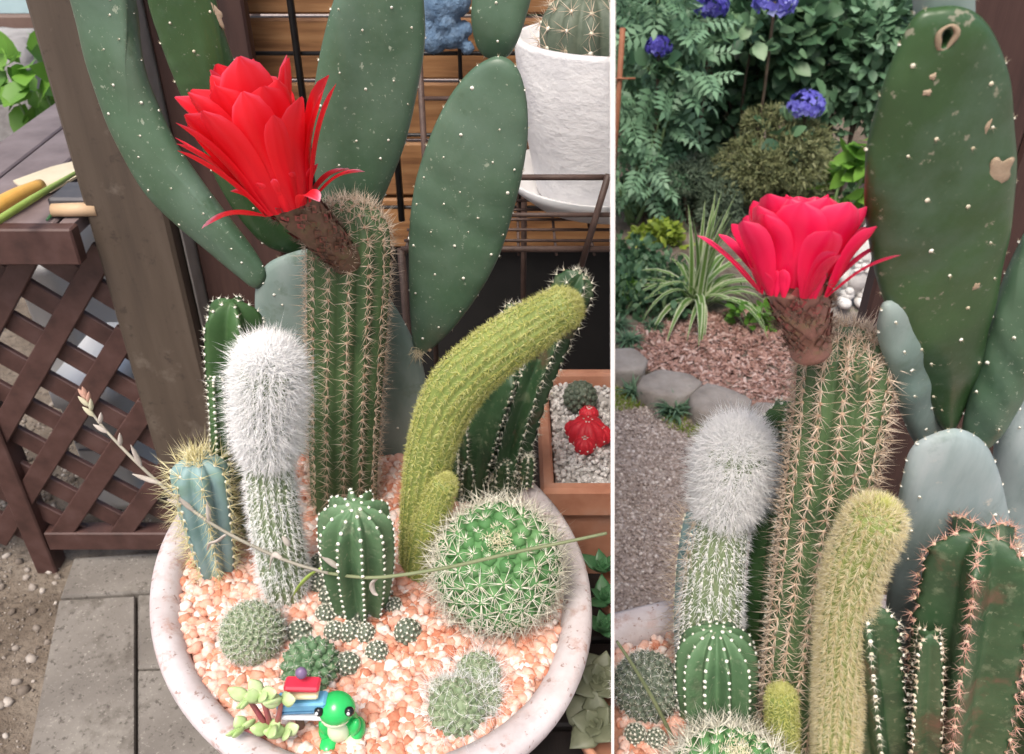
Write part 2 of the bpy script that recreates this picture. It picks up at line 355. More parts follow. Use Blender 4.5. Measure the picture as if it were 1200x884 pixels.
M['bud'] = pmat('pale_bud', [(.44, .43, .30), (.55, .52, .38)], 40, .6)
M['succ_grey'] = pmat('grey_green_leaf', [(.10, .115, .07), (.165, .18, .115), (.22, .215, .15)], 20, .5, sss=.0)
M['succ_green'] = pmat('green_leaf', [(.04, .13, .05), (.08, .20, .09)], 20, .45)
M['jade'] = pmat('jade_leaf', [(.30, .46, .15), (.42, .56, .26), (.56, .60, .40)], 30, .45)
M['jade_stem'] = pmat('jade_stem', [(.36, .07, .09), (.30, .16, .12)], 30, .6)
M['frog'] = pmat('glazed_green', [(.02, .42, .09), (.03, .50, .13)], 12, .2)
M['frog_belly'] = pmat('glazed_pale', [(.55, .66, .45), (.65, .72, .55)], 12, .25)
M['toy_black'] = pmat('toy_black', [(.006, .006, .007), (.01, .01, .01)], 10, .2)
M['toy_red'] = pmat('toy_red', [(.52, .02, .05), (.60, .035, .07)], 10, .35)
M['toy_blue'] = pmat('toy_blue', [(.10, .33, .55), (.16, .42, .62)], 10, .35)
M['toy_blue_dark'] = pmat('toy_blue_dark', [(.05, .16, .30), (.08, .22, .36)], 60, .5)
M['toy_white'] = pmat('toy_white', [(.62, .65, .70), (.72, .74, .77)], 10, .35)
M['toy_cream'] = pmat('toy_cream', [(.66, .58, .34), (.74, .67, .46)], 10, .4)
M['toy_purple'] = pmat('toy_purple', [(.14, .09, .19), (.22, .15, .27)], 10, .4)
M['toy_brown'] = pmat('toy_brown', [(.14, .07, .05), (.20, .11, .08)], 10, .6)
M['blue_rough'] = pmat('blue_rough', [(.07, .13, .22), (.12, .20, .31), (.17, .26, .38)], 60, .95, .9, 180, .004)
M['red_graft'] = pmat('red_graft', [(.58, .015, .03), (.72, .03, .05)], 40, .5)
M['handle'] = pmat('orange_handle', [(.62, .30, .05), (.72, .42, .10)], 18, .5, spots=[(60, (.10, .07, .04), .70, .74)])
M['blade'] = pmat('straw_blade', [(.60, .50, .34), (.72, .64, .48)], 14, .6)
M['pale_wood'] = pmat('pale_wood', [(.50, .34, .20), (.60, .43, .28)], 14, .6)
M['green_strip'] = pmat('green_strip', [(.22, .34, .05), (.32, .44, .10)], 20, .5)
M['slate'] = pmat('slate_grey', [(.05, .05, .06), (.09, .085, .095)], 20, .55)
M['panel_white'] = pmat('white_board', [(.80, .79, .77), (.84, .83, .82)], 5, .6)
M['bench'] = pmat('dark_bench', [(.010, .008, .008), (.022, .017, .016)], 8, .65, .2, 60, stretch=(6, 1, 1))
M['spider'] = tmat('striped_blade', [(.09, .19, .04), (.16, .28, .07), (.60, .66, .42), (.82, .84, .70)], .45, .3)

# ------------------------------------------------------------------ cactus builders
class Stem:
    """ribbed stem along a path of (point, radius); s runs 0..1 along it, the tip is domed"""
    def __init__(self, pts, nrib, depth, sharp=1.0, ball=False, phase=0., dome=1.0, twist=0., sub=8, wave=0., wstep=.0085):
        self.wave, self.wstep = wave, wstep
        q = catmull([tuple(p) + (r,) for p, r in pts], sub) if len(pts) > 2 else [np.array(tuple(p) + (r,)) for p, r in pts]
        if len(q) == 2: q = [q[0] + (q[1] - q[0]) * t for t in np.linspace(0, 1, 20)]
        P = np.array([v[:3] for v in q]); R = np.array([v[3] for v in q])
        seg = np.linalg.norm(np.diff(P, axis=0), axis=1); self.acc = np.concatenate([[0], np.cumsum(seg)]); self.L = self.acc[-1]
        self.P, self.R, self.n, self.d, self.sharp, self.ball, self.phase, self.twist = P, R, nrib, depth, sharp, ball, phase, twist
        self.domeL = min(R[-1] * dome, self.L * .9)
        T = np.gradient(P, axis=0); T = unit(T); N = []; n = np.array(Vector(T[0]).orthogonal())
        n = np.array([0., -1, 0]) if abs(T[0][1]) < .9 else n
        for t in T: n = n - t * n.dot(t); n = n / np.linalg.norm(n); N.append(n)
        self.T, self.N = T, np.array(N)
    def interp(self, s, A): return np.stack([np.interp(s * self.L, self.acc, A[:, k]) for k in range(A.shape[1])], -1)
    def rad(self, s):
        s = np.asarray(s, float); r = np.interp(s * self.L, self.acc, self.R)
        if self.ball: return r * np.sqrt(np.clip(1 - np.abs(2 * s - 1) ** 2.3, 0, 1))
        k = (s * self.L - (self.L - self.domeL)) / self.domeL
        return r * np.sqrt(np.clip(1 - np.clip(k, 0, 1) ** 2.2, 0, 1))
    def surf(self, s, a):
        s, a = np.broadcast_arrays(np.asarray(s, float), np.asarray(a, float)); s = np.clip(s, 0, 1)
        p = self.interp(s, self.P); t = unit(self.interp(s, self.T)); n = self.interp(s, self.N); n = unit(n - t * (n * t).sum(-1, keepdims=True)); b = np.cross(t, n)
        ph = a + self.twist * s
        prof = (np.abs(np.cos((a - self.phase) * self.n / 2)) ** self.sharp if self.sharp > 0 else 1 - np.abs(np.sin((a - self.phase) * self.n / 2)) ** -self.sharp) if self.n else 1
        r = self.rad(s) * (1 - self.d + self.d * prof + self.wave * prof ** 2 * np.cos(2 * pi * s * self.L / self.wstep))
        return p + (n * np.cos(ph)[..., None] + b * np.sin(ph)[..., None]) * r[..., None]
    def normal(self, s, a):
        e = 1e-3; s = np.asarray(s, float); a = np.asarray(a, float)
        ds = self.surf(np.clip(s + e, 0, .9999), a) - self.surf(np.clip(s - 5 * e, 0, 1), a)
        t = unit(ds); c = self.interp(np.broadcast_to(s, a.shape), self.P); out = self.surf(s, a) - c
        out = out + 1e-6 * self.interp(np.broadcast_to(s, a.shape), self.T)
        n = out - t * (out * t).sum(-1, keepdims=True); return unit(n)
    def mesh(self, name, mat, parent, rings=44, per=8, kind=None):
        na = max(self.n * per, 32) if self.n else 40
        f = 1 - self.domeL / self.L
        s = np.concatenate([np.linspace(0, f, rings, endpoint=False), f + (1 - f) * np.sin(np.linspace(0, pi / 2, 14))]) if not self.ball else (1 - np.cos(np.linspace(0.02, pi, rings))) / 2
        s[-1] = .99995
        a = np.linspace(0, 2 * pi, na, endpoint=False) + self.phase
        S, A = np.meshgrid(s, a, indexing='ij'); V = self.surf(S, A).reshape(-1, 3)
        i, k = np.meshgrid(np.arange(len(s) - 1), np.arange(na), indexing='ij'); k2 = (k + 1) % na
        F = np.stack([i * na + k, i * na + k2, (i + 1) * na + k2, (i + 1) * na + k], -1).reshape(-1, 4)
        o = mk(name, V, F, mat, parent); bm = bmesh.new(); bm.from_mesh(o.data); bm.verts.ensure_lookup_table(); nv = len(bm.verts)
        f_ = bm.faces.new([bm.verts[nv - na + i] for i in range(na)]); f_.smooth = True; bm.to_mesh(o.data); bm.free(); return o
    def areoles(self, step, s0=.03, s1=.985, jit=0.):
        S, A = [], []
        n = max(int(self.L * (s1 - s0) / step), 2)
        for k in range(self.n):
            ss = np.linspace(s0, s1, n) + (.5 * (k % 2)) * (s1 - s0) / n
            if self.ball: ss = (1 - np.cos(np.linspace(max(s0, .02), 1, n) * pi)) / 2 * .99; ss = ss + .012 * (k % 2)
            else:
                f = 1 - self.domeL / self.L; nd = max(int(self.R[-1] * 1.45 / step), 3)
                ss = np.concatenate([np.arange(s0, f, step / self.L) + (.5 * (k % 2)) * step / self.L, f + (1 - f) * np.sin((np.arange(nd) + .5 * (k % 2) + .3) / nd * 1.45)])
            ss = ss[ss < .999]
            S.append(ss); A.append(np.full(len(ss), self.phase + 2 * pi * k / self.n))
        S, A = np.concatenate(S), np.concatenate(A)
        if jit: S = np.clip(S + RNG.normal(0, jit, len(S)) * (S < .9), 0, .999)
        return S, A
def spines_at(name, pos, nrm, tan, n, L, r, spread, mat, parent, cen=0, cenL=1.5, lvar=.3, upbias=0.):
    """a star of n spines at each areole"""
    m = len(pos)
    b = np.cross(nrm, tan)
    ang = (np.arange(n)[None] * 2 * pi / max(n, 1) + RNG.uniform(0, 6.28, (m, 1)) + RNG.normal(0, .25, (m, n)))
    sp = spread + RNG.normal(0, .15, (m, n))
    d = nrm[:, None] * np.cos(sp)[..., None] + (tan[:, None] * np.cos(ang)[..., None] + b[:, None] * np.sin(ang)[..., None]) * np.sin(sp)[..., None]
    d = d + upbias * tan[:, None]
    ln = L * (1 + RNG.uniform(-lvar, lvar, (m, n)))
    P = np.repeat(pos[:, None], n, 1)
    d, ln, P = d.reshape(-1, 3), ln.ravel(), P.reshape(-1, 3)
    if cen:
        dc = np.repeat(nrm[:, None], cen, 1).reshape(-1, 3) + RNG.normal(0, .28, (m * cen, 3)); lc = L * cenL * (1 + RNG.uniform(-lvar, lvar, m * cen))
        d = np.concatenate([d, dc]); ln = np.concatenate([ln, lc]); P = np.concatenate([P, np.repeat(pos, cen, 0)])
    k = len(d); rr = r * RNG.uniform(.8, 1.25, k)
    return many(name, *SPINE, scl(frames(d, RNG.uniform(0, 6, k)), rr, rr, ln), P, mat, parent, RNG.uniform(.1, .75, k), tgrad=SPINE_G)
def dots(name, pos, nrm, r, mat, parent, flat=.6):
    k = len(pos); rr = r * RNG.uniform(.8, 1.25, k)
    return many(name, *ICO1, scl(frames(nrm, RNG.uniform(0, 6, k)), rr, rr, rr * flat), pos, mat, parent, RNG.uniform(0, 1, k))
def px_path(pts):
    """[(px, py, Y, halfwidth px)] to points and radii in metres"""
    out = []
    for x, y, Y, h in pts: p = at(x, y, Y); out.append((p, h * mpp(p)))
    return out
def stem_parts(root, st, mat, step, dot_r, dot_mat, sp, per=8, rings=44, jit=0., s0=.03, stem_name='stem', host=None):
    body = st.mesh(stem_name, mat, root, rings, per)
    par = body if host else root
    S, A = st.areoles(step, s0=s0, jit=jit); pos, nrm = st.surf(S, A), st.normal(S, A); tan = unit(st.interp(S, st.T))
    tan = unit(tan - nrm * (tan * nrm).sum(-1, keepdims=True))
    if dot_r: dots('areoles', pos, nrm, dot_r, dot_mat, par)
    if sp: spines_at('spines', pos, nrm, tan, parent=par, **sp)
    return body
def phyllo(root, c, R, axis, N, mat, sp, dot_r=0, dot_mat=None, tub=.16, cover=.93, squash=1., par_name='body', hair=None, host=False):
    """globe covered in spiralling nipples, each with a star of spines"""
    c = np.array(c); ax = unit(np.array(axis, float)[None])[0]; x = np.array(Vector(ax).orthogonal().normalized()); y = np.cross(ax, x)
    i = np.arange(N); z = 1 - (1 + cover * .9) * (i + .5) / N; rr = np.sqrt(1 - z * z); a = i * 2.39996
    nrm = ax * z[:, None] + (x * np.cos(a)[:, None] + y * np.sin(a)[:, None]) * rr[:, None]
    V = ICO3[0].copy(); W = V[:, :1] * x + V[:, 1:2] * y + V[:, 2:3] * ax * squash
    body = mk(par_name, c + W * R * (1 - tub * .5), ICO3[1], mat, root)
    par = body if host else root
    q = nrm.copy(); q = q + ax * (nrm @ ax)[:, None] * (squash - 1)
    pos = c + q * R
    sz = R * 1.9 / sqrt(N)
    many('tubercles', *ICO1, scl(frames(nrm), sz, sz, R * tub * 1.1), c + q * R * (1 - tub * .75), mat, par)
    tan = unit(ax[None] - nrm * (nrm @ ax)[:, None] + 1e-4)
    if dot_r: dots('areoles', pos, nrm, dot_r, dot_mat, par)
    if sp: spines_at('spines', pos, nrm, tan, parent=par, **sp)
    if hair:
        n, L, r, m = hair; idx = RNG.integers(0, N, n); d = nrm[idx] + RNG.normal(0, .55, (n, 3)); d = unit(d)
        hairs('hairs', pos[idx], d, L * RNG.uniform(.5, 1.2, n), r, RNG.normal(0, L * .35, (n, 3)), m, par, RNG.uniform(0, 1, n))
    return body

# prickly pear pads: an outline on a tilted plane, swollen to a real thickness
def pad(root, outline, p0, yaw, tilt, thick, mat, dark_edge=None, sp=.026, hole=None, name='pad', scars=(), bend=0., seed=0, cpx=None):
    rg = np.random.default_rng(seed)
    p0 = Vector(p0)
    n = (Matrix.Rotation(radians(yaw), 3, 'Z') @ Matrix.Rotation(radians(tilt), 3, 'X')) @ Vector((0, -1, 0))
    uax = Vector((0, 0, 1)).cross(-n).normalized() * -1; vax = n.cross(uax).normalized()
    if vax.z < 0: vax = -vax
    uax = vax.cross(n).normalized()
    pts = catmull([((onplane(x, y, p0, n) - p0).dot(uax), (onplane(x, y, p0, n) - p0).dot(vax)) for x, y in outline], 5, True)
    pts = np.array(pts); c = (pts.min(0) + pts.max(0)) / 2 * .5 + pts.mean(0) * .5; c = c if cpx is None else np.array([(onplane(*cpx, p0, n) - p0).dot(uax), (onplane(*cpx, p0, n) - p0).dot(vax)]); na = len(pts); h = (pts[:, 1].max() - pts[:, 1].min())
    rho = np.concatenate([np.linspace(0, .8, 9), [.86, .91, .95, .98, 1.0]])
    def z_of(r): return thick * .5 * np.sqrt(np.clip(1 - r ** 3.2, 0, 1))
    ua, va, nn, pp = (np.array(q) for q in (uax, vax, n, p0))
    wk, wp = rg.normal(0, 1, (5, 2)) * np.array([20, 35, 55, 75, 95])[:, None], rg.uniform(0, 6, 5)
    def w3(uv, z, side=1):
        bz = bend * ((uv[..., 1] - c[1]) / h) ** 2 * h + sum(.0007 * np.sin(uv @ wk[q] + wp[q]) for q in range(5))
        return pp + uv[..., :1] * ua + uv[..., 1:2] * va + (z + bz)[..., None] * nn
    V, F = [], []
    for side in (1, -1):
        for r in (rho if side == 1 else rho[:-1]):
            uv = c + (pts - c) * r; V.append(w3(uv, np.full(na, side * z_of(r))))
    V = np.concatenate(V); nr = len(rho)
    def ring(side, i):
        if side == 1: return np.arange(na) + i * na
        return (np.arange(na) + (nr + i) * na) if i < nr - 1 else np.arange(na) + (nr - 1) * na
    for side in (1, -1):
        for i in range(nr - 1):
            a, b = ring(side, i), ring(side, i + 1); a2, b2 = np.roll(a, -1), np.roll(b, -1)
            q = np.stack([a, b, b2, a2], 1); F.append(q if side == 1 else q[:, ::-1])
    o = mk(name, V, np.concatenate(F), mat, root)
    bm = bmesh.new(); bm.from_mesh(o.data); bmesh.ops.remove_doubles(bm, verts=bm.verts[:], dist=1e-6); bmesh.ops.recalc_face_normals(bm, faces=bm.faces[:]); bm.to_mesh(o.data); bm.free()
    ang = np.arctan2(pts[:, 1] - c[1], pts[:, 0] - c[0]); rad = np.hypot(*(pts - c).T); order = np.argsort(ang)
    def rho_of(uv):
        d = uv - c; return np.hypot(*d.T) / np.interp(np.arctan2(d[:, 1], d[:, 0]), ang[order], rad[order], period=2 * pi)
    # areoles in a diamond grid on both faces and along the edge
    sp = sp * 1.25; gx, gy = np.meshgrid(np.arange(pts[:, 0].min(), pts[:, 0].max(), sp), np.arange(pts[:, 1].min(), pts[:, 1].max(), sp * .75))
    gx = gx + (np.arange(gy.shape[0]) % 2)[:, None] * sp / 2
    uv = np.stack([gx.ravel(), gy.ravel()], 1) + rg.normal(0, sp * .17, (gx.size, 2)); rr = rho_of(uv); k = rr < .93; uv, rr = uv[k], rr[k]
    pos = np.concatenate([w3(uv, z_of(rr)), w3(uv, -z_of(rr))]); nrm = np.concatenate([np.tile(nn, (len(uv), 1)), np.tile(-nn, (len(uv), 1))])
    e = pts[rg.integers(0, 3)::max(1, int(na * sp * 1.5 / (h * 2.6)))]; ed = unit(e - c); pos = np.concatenate([pos, w3(c + (e - c) * .995, np.zeros(len(e)))]); nrm = np.concatenate([nrm, ed[:, :1] * ua + ed[:, 1:] * va])
    if hole:
        hp3 = np.array(onplane(hole[0], hole[1], p0, n)); kq = np.linalg.norm(pos - hp3, axis=1) > .022; pos, nrm = pos[kq], nrm[kq]
    dots('areoles', pos, nrm, .00135 * rg.uniform(.6, 1.4, len(pos)), M['areole'] if mat == M['pad_deep'] else M['areole_white'], o, .5)
    tan = unit(np.cross(nrm, ua + .01)); spines_at('bristles', pos, nrm, tan, 5, .0032, .00022, .6, M['bristle'], o)
    for (x, y, rx, ry, rot) in scars:
        P = onplane(x, y, p0, n); uv0 = np.array([[(P - p0).dot(uax), (P - p0).dot(vax)]]); P = Vector(w3(uv0, z_of(rho_of(uv0)))[0]); v = ICO3[0].copy(); m = mpp(P)
        wob = 1 + .22 * np.sin(v[:, 0] * 5 + x) + .15 * np.sin(v[:, 1] * 7 + y)
        cx, sx_ = cos(rot), sin(rot); a_, b_ = v[:, 0] * rx * m * wob, v[:, 1] * ry * m * wob
        uvz = np.array(P)[None] + (a_ * cx - b_ * sx_)[:, None] * ua + (a_ * sx_ + b_ * cx)[:, None] * va + (v[:, 2] * .0009)[:, None] * nn
        mk('scar', uvz, ICO3[1], M['cork'], o)
    if hole:
        x, y, rx, ry = hole; P = onplane(x, y, p0 + n * thick * .4, n); m = mpp(P)
        uv0 = np.array([[(P - p0).dot(uax), (P - p0).dot(vax)]]); Ps = Vector(w3(uv0, z_of(rho_of(uv0)))[0])
        tube('hole_scar', [Ps + uax * cos(t) * (rx + 3) * m * (1 + .15 * sin(3 * t)) + vax * (sin(t) * (ry + 3.5) + 2) * m for t in np.linspace(0, 2 * pi, 25)], [.0013 + .0006 * sin(2 * t + 1) for t in np.linspace(0, 2 * pi, 25)], M['cork'], o, 8, cap=False, flat=1)
        bmh = bmesh.new(); bmesh.ops.create_icosphere(bmh, subdivisions=2, radius=1)
        for v in bmh.verts:
            q = v.co.copy(); v.co = Vector(P) + uax * (q.x * rx * m) + vax * (q.y * ry * m) + n * q.z * .06 - wloc(o)
        me = bpy.data.meshes.new('cut'); bmh.to_mesh(me); bmh.free(); co = bpy.data.objects.new('cut', me); COL.objects.link(co); co.location = wloc(o)
        bpy.context.view_layer.update()
        md = o.modifiers.new('b', 'BOOLEAN'); md.operation = 'DIFFERENCE'; md.object = co; md.solver = 'EXACT'
        bpy.context.view_layer.update(); dg = bpy.context.evaluated_depsgraph_get(); nm = bpy.data.meshes.new_from_object(o.evaluated_get(dg)); o.modifiers.clear(); o.data = nm
        if not nm.materials: nm.materials.append(mat)
        bpy.data.objects.remove(co)
    return o

# flowers: every petal a piece of its own
def petal(par, base, ax, rdir, L, W, a0, a1, mat, r0, tipt=.25, curl=0., twist=0.):
    ax, rdir = Vector(ax).normalized(), Vector(rdir).normalized(); side = ax.cross(rdir).normalized()
    nl, nw = 12, 5; V, F, T = [], [], []; p = Vector(base) + rdir * r0
    for i in range(nl + 1):
        t = i / nl; al = a0 + (a1 - a0) * t ** 1.4 + curl * t ** 4
        d = ax * cos(al) + rdir * sin(al); out = -ax * sin(al) + rdir * cos(al)
        if i: p = p + d * L / nl
        w = W * (.28 + .72 * sin(min(t / .68, 1) * pi / 2)) * (1 if t < .70 else max(1 - ((t - .70) / .30) ** 2.2, .012) ** .6)
        for k in range(-nw, nw + 1):
            u = k / nw; s2 = side * cos(twist * t) + out * sin(twist * t)
            V.append(p + s2 * (u * w * .5) - out * (abs(u) ** 2 * w * .16) + out * (.05 * w * (1 - abs(u)) * sin(t * 9)) )
            T.append(.24 + .30 * t ** 4 * tipt * 3 * (.4 + .6 * abs(u)) + .20 * abs(u) ** 4 * t + .07 * sin(k * 2.1) * t + .10 * (1 - abs(u)) * t - .14 * (1 - t))
    m = 2 * nw + 1
    for i in range(nl):
        for k in range(2 * nw): F.append([i * m + k, i * m + k + 1, (i + 1) * m + k + 1, (i + 1) * m + k])
    o = mk('petal', V, F, mat, par, tint=T); return o
def flower(root, b, tip, tube_r0, tube_r1, petals, mat, hairy=420, seed=1, pax=None, tm=None):
    """tube from b to tip, then petals given as (count, length, width, opening at base, opening at tip, ring radius, phase, jitter, tip tint)"""
    rg = random.Random(seed); b, tip = Vector(b), Vector(tip); ax = (tip - b).normalized(); L = (tip - b).length
    x = ax.orthogonal().normalized(); y = ax.cross(x)
    fl = mk('flower', *tube_vf([b - ax * .01, b + ax * L * .25, b + ax * L * .6, tip], [tube_r0, tube_r0 * 1.1, (tube_r0 + tube_r1) * .52, tube_r1 * .98], 20), tm or M['tube'], root)
    n = 130; t = np.array([rg.random() for _ in range(n)]) ** .9; a = np.arange(n) * 2.39996
    rad = tube_r0 + (tube_r1 - tube_r0) * t; B, X, Y, AX = (np.array(v) for v in (b, x, y, ax))
    out = X * np.cos(a)[:, None] + Y * np.sin(a)[:, None]; pos = B + AX * (L * t)[:, None] + out * rad[:, None] * 1.0
    SC = (np.array([[0, 0, 0], [.5, .1, .35], [-.5, .1, .35], [0, .12, 1.], [0, .22, .4]]), np.array([[0, 1, 4], [0, 4, 2], [1, 3, 4], [4, 3, 2]]))
    dd = AX + out * .35; Mx = frames(dd, None, up=-out * 1.0 + 1e-3)
    many('scales', *SC, scl(Mx, .008, .012, .014), pos, M['tube_scale'], fl, np.array([rg.random() for _ in range(n)]) * .6 + t * .4)
    idx = RNG.integers(0, n, hairy * 3); d = out[idx] * 1.2 + AX * .4 + RNG.normal(0, .4, (hairy * 3, 3))
    hairs('hairs', pos[idx], unit(d), RNG.uniform(.004, .009, hairy * 3), .00020, RNG.normal(0, .0015, (hairy * 3, 3)), M['tube_hair'], fl, RNG.uniform(0, .6, hairy * 3))
    if pax is not None:
        ax = Vector(pax).normalized(); x = ax.orthogonal().normalized(); y = ax.cross(x); X, Y, AX = (np.array(v) for v in (x, y, ax))
    for cnt, pl, pw, a0, a1, rr, ph, jit, tp in petals:
        for k in range(cnt):
            an = 2 * pi * (k + ph) / cnt + rg.uniform(-jit, jit); rd = x * cos(an) + y * sin(an)
            petal(fl, tip - ax * (.008 if rr < tube_r1 * .9 else .014), ax, rd, pl * rg.uniform(.9, 1.08), pw * rg.uniform(.88, 1.1), a0 + rg.uniform(-.08, .08), a1 + rg.uniform(-.14, .14), mat, rr, tp * rg.uniform(.6, 1.4), rg.uniform(-.15, .3), rg.uniform(-.35, .35))
    # stamens
    q = 46; an = RNG.uniform(0, 6.28, q); rr2 = RNG.uniform(.1, .8, q) * tube_r1; o2 = X * np.cos(an)[:, None] + Y * np.sin(an)[:, None]
    many('stamens', *SPINE, scl(frames(AX + o2 * .3), .0006, .0006, .04), np.array(tip) + o2 * rr2[:, None], M['spine_yellow'], fl, RNG.uniform(.4, 1, q))
    return fl
def tube_vf(pts, rr, seg):
    q = catmull([tuple(p) + (r,) for p, r in zip(pts, rr)], 6); P = [Vector(v[:3]) for v in q]; V, F = [], []; N = None
    for i, p in enumerate(P):
        T = (P[min(i + 1, len(P) - 1)] - P[max(i - 1, 0)]).normalized(); N = T.orthogonal().normalized() if N is None else (N - T * N.dot(T)).normalized(); B = T.cross(N)
        for k in range(seg): a = 2 * pi * k / seg; V.append(p + (N * cos(a) + B * sin(a)) * q[i][3])
    for i in range(len(P) - 1):
        for k in range(seg): F.append([i * seg + k, i * seg + (k + 1) % seg, (i + 1) * seg + (k + 1) % seg, (i + 1) * seg + k])
    F += [list(range(seg))[::-1], [(len(P) - 1) * seg + k for k in range(seg)]]
    return V, F

# loose stones
def stone_t(seed=3):
    v, f = ICO1; r = np.random.default_rng(seed); return v * (1 + r.uniform(-.22, .22, (len(v), 1))), f
def stones(name, pos, size, mat, tint, kind='stuff', parent=None, flat=.75, hi=False):
    n = len(pos); d = RNG.normal(0, 1, (n, 3)); tv, tf = stone_t()
    sz = np.broadcast_to(size, n)
    return many(name, tv, tf, scl(frames(d, RNG.uniform(0, 6, n)), sz * RNG.uniform(.7, 1.2, n), sz * RNG.uniform(.7, 1.2, n), sz * flat), pos, mat, parent, tint, smooth=False, kind=kind)

# ------------------------------------------------------------------ the setting
ground = mk('ground', [(-40, -20, 0), (40, -20, 0), (40, 60, 0), (-40, 60, 0)], [[0, 1, 2, 3]], M['path'], smooth=False, origin=(0, 0, 0)); tag(ground, kind='structure')
soil_o = mk('soil', [(-3.2, .3, .004), (-.25, .3, .004), (-.25, 3.9, .004), (-3.2, 3.9, .004)], [[0, 1, 2, 3]], M['soil'], smooth=False, origin=(-1.5, 2, 0)); tag(soil_o, kind='structure')

# upright board that parts the two places
bA, bB = Vector((.118, cos(PITCH), -sin(PITCH))), Vector((0, sin(PITCH), cos(PITCH)))
NB = bA.cross(bB).normalized()
if NB.x < 0: NB = -NB
E1 = Vector((.118 * cos(PITCH), 1, 0)).normalized(); E2 = NB.cross(E1).normalized()
if E2.z < 0: E2 = -E2
def bpt(z, Y, off=0): q = CC + E2 * ((z - CAM_Z) / E2.z); q = q + E1 * ((Y - q.y) / E1.y); return q + NB * off
V = [bpt(z, Y, o) for o in (-.0013, .0013) for (z, Y) in ((0, .45), (0, 1.75), (1.44, 1.75), (1.44, .45))]
o = fixn(mk('partition', V, [[0, 1, 2, 3], [7, 6, 5, 4], [0, 4, 5, 1], [1, 5, 6, 2], [2, 6, 7, 3], [3, 7, 4, 0]], M['panel_white'], smooth=False))
tag(o, 'thin white board standing upright between the two displays of cacti', 'partition')
LEFT_P, RIGHT_P = CC - NB * .0016, CC + NB * .0016
def cut_left(o): clip(o, LEFT_P, NB)
def cut_right(o): clip(o, RIGHT_P, NB, keep_neg=False)

# ---- left: paving and bare soil
def slab(px, z0=.0, z1=.028):
    P = [on(x, y, z1) for x, y in px]; c = sum(P, Vector()) / len(P); b = .006; n = len(P)
    top = [p + (c - p).normalized() * b for p in P]; V = top + [Vector((p.x, p.y, z1 - b)) for p in P] + [Vector((p.x, p.y, z0)) for p in P]
    F = [list(range(n))] + [[i, (i + 1) % n, n + (i + 1) % n, n + i] for i in range(n)] + [[n + i, n + (i + 1) % n, 2 * n + (i + 1) % n, 2 * n + i] for i in range(n)]
    return fixn(mk('paving_slab', V, F, M['paver'], smooth=False))
for px, lab in (([(86, 654), (206, 646), (228, 690), (70, 699)], 'short pale concrete slab under the foot of the brown post'),
                ([(69, 702), (158, 697), (158, 960), (18, 960)], 'long grey concrete slab along the bare soil'),
                ([(161, 697), (330, 690), (330, 776), (161, 782)], 'grey concrete slab beside the white bowl, behind a crosswise joint'),
                ([(161, 785), (330, 780), (330, 960), (161, 960)], 'grey concrete slab beside the white bowl, before a crosswise joint')):
    tag(slab(px), lab, 'paving', 'concrete paving slabs')
NP = 5200; p = np.stack([RNG.uniform(-1.5, -.55, NP), RNG.uniform(.75, 2.0, NP), np.full(NP, .006)], 1)
keep = []
e0, e1 = on(86, 654, 0), on(28, 900, 0)
for q in p: keep.append((q[0] < e1.x + (q[1] - e1.y) / (e0.y - e1.y) * (e0.x - e1.x) - .004) or q[1] > e0.y + .05)
p = p[np.array(keep)]; sz = .0022 + .012 * RNG.random(len(p)) ** 7
stones('soil_pebbles', p, sz, M['pebble'], RNG.uniform(0, 1, len(p))); bpy.data.objects['soil_pebbles']['label'] = 'small loose pebbles on the bare soil'

# ---- left: post, boards, plank wall
xl, xr = at(114, 300, 1.33).x, at(206, 300, 1.33).x
o = box('post', xl, xr, 1.33, 1.33 + (xr - xl), 0, 2.25, M['post'], b=.006); tag(o, 'thick smooth brown wooden post beside the lattice fence', 'post')
xg = at(219, 300, 1.36).x
o = box('channel', xr + .003, xg, 1.36, 1.42, 0, 2.25, M['grey_metal']); tag(o, 'narrow grey metal channel between the brown post and dark red board', 'channel')
xb = at(300, 100, 1.40).x
o = box('board', xg + .003, xb, 1.40, 1.43, 0, 2.25, M['red_wood'], b=.004); tag(o, 'upright dark red board behind the prickly pear', 'board')
wall = thing('plank_wall', (xb + .3, 1.5, .7), 'brown horizontal plank wall behind the prickly pear', 'wall')
for k in range(9):
    z0 = .72 + k * .104
    o = box('plank', xg, .45, 1.50, 1.525, z0, z0 + .098, M['plank'], wall, b=.004); cut_left(o)
o = box('shade_sheet', xg, .45, 1.53, 1.54, 0, .9, M['black']); cut_left(o); tag(o, 'near-black sheet added as shade below the brown plank wall', 'sheet')  # sheet added for the dark void; the shade is in its colour
roof = mk('unseen_porch_roof', [(-1.3, .98, 2.28), (.1, .98, 2.28), (.1, 1.9, 2.36), (-1.3, 1.9, 2.36), (-1.3, .98, 2.31), (.1, .98, 2.31), (.1, 1.9, 2.39), (-1.3, 1.9, 2.39)],
          [[0, 3, 2, 1], [4, 5, 6, 7], [0, 1, 5, 4], [1, 2, 6, 5], [2, 3, 7, 6], [3, 0, 4, 7]], M['red_wood'], smooth=False)
tag(roof, 'unseen dark red porch roof shading the plank wall and post', 'roof')  # roof out of view, put over the back to shade it

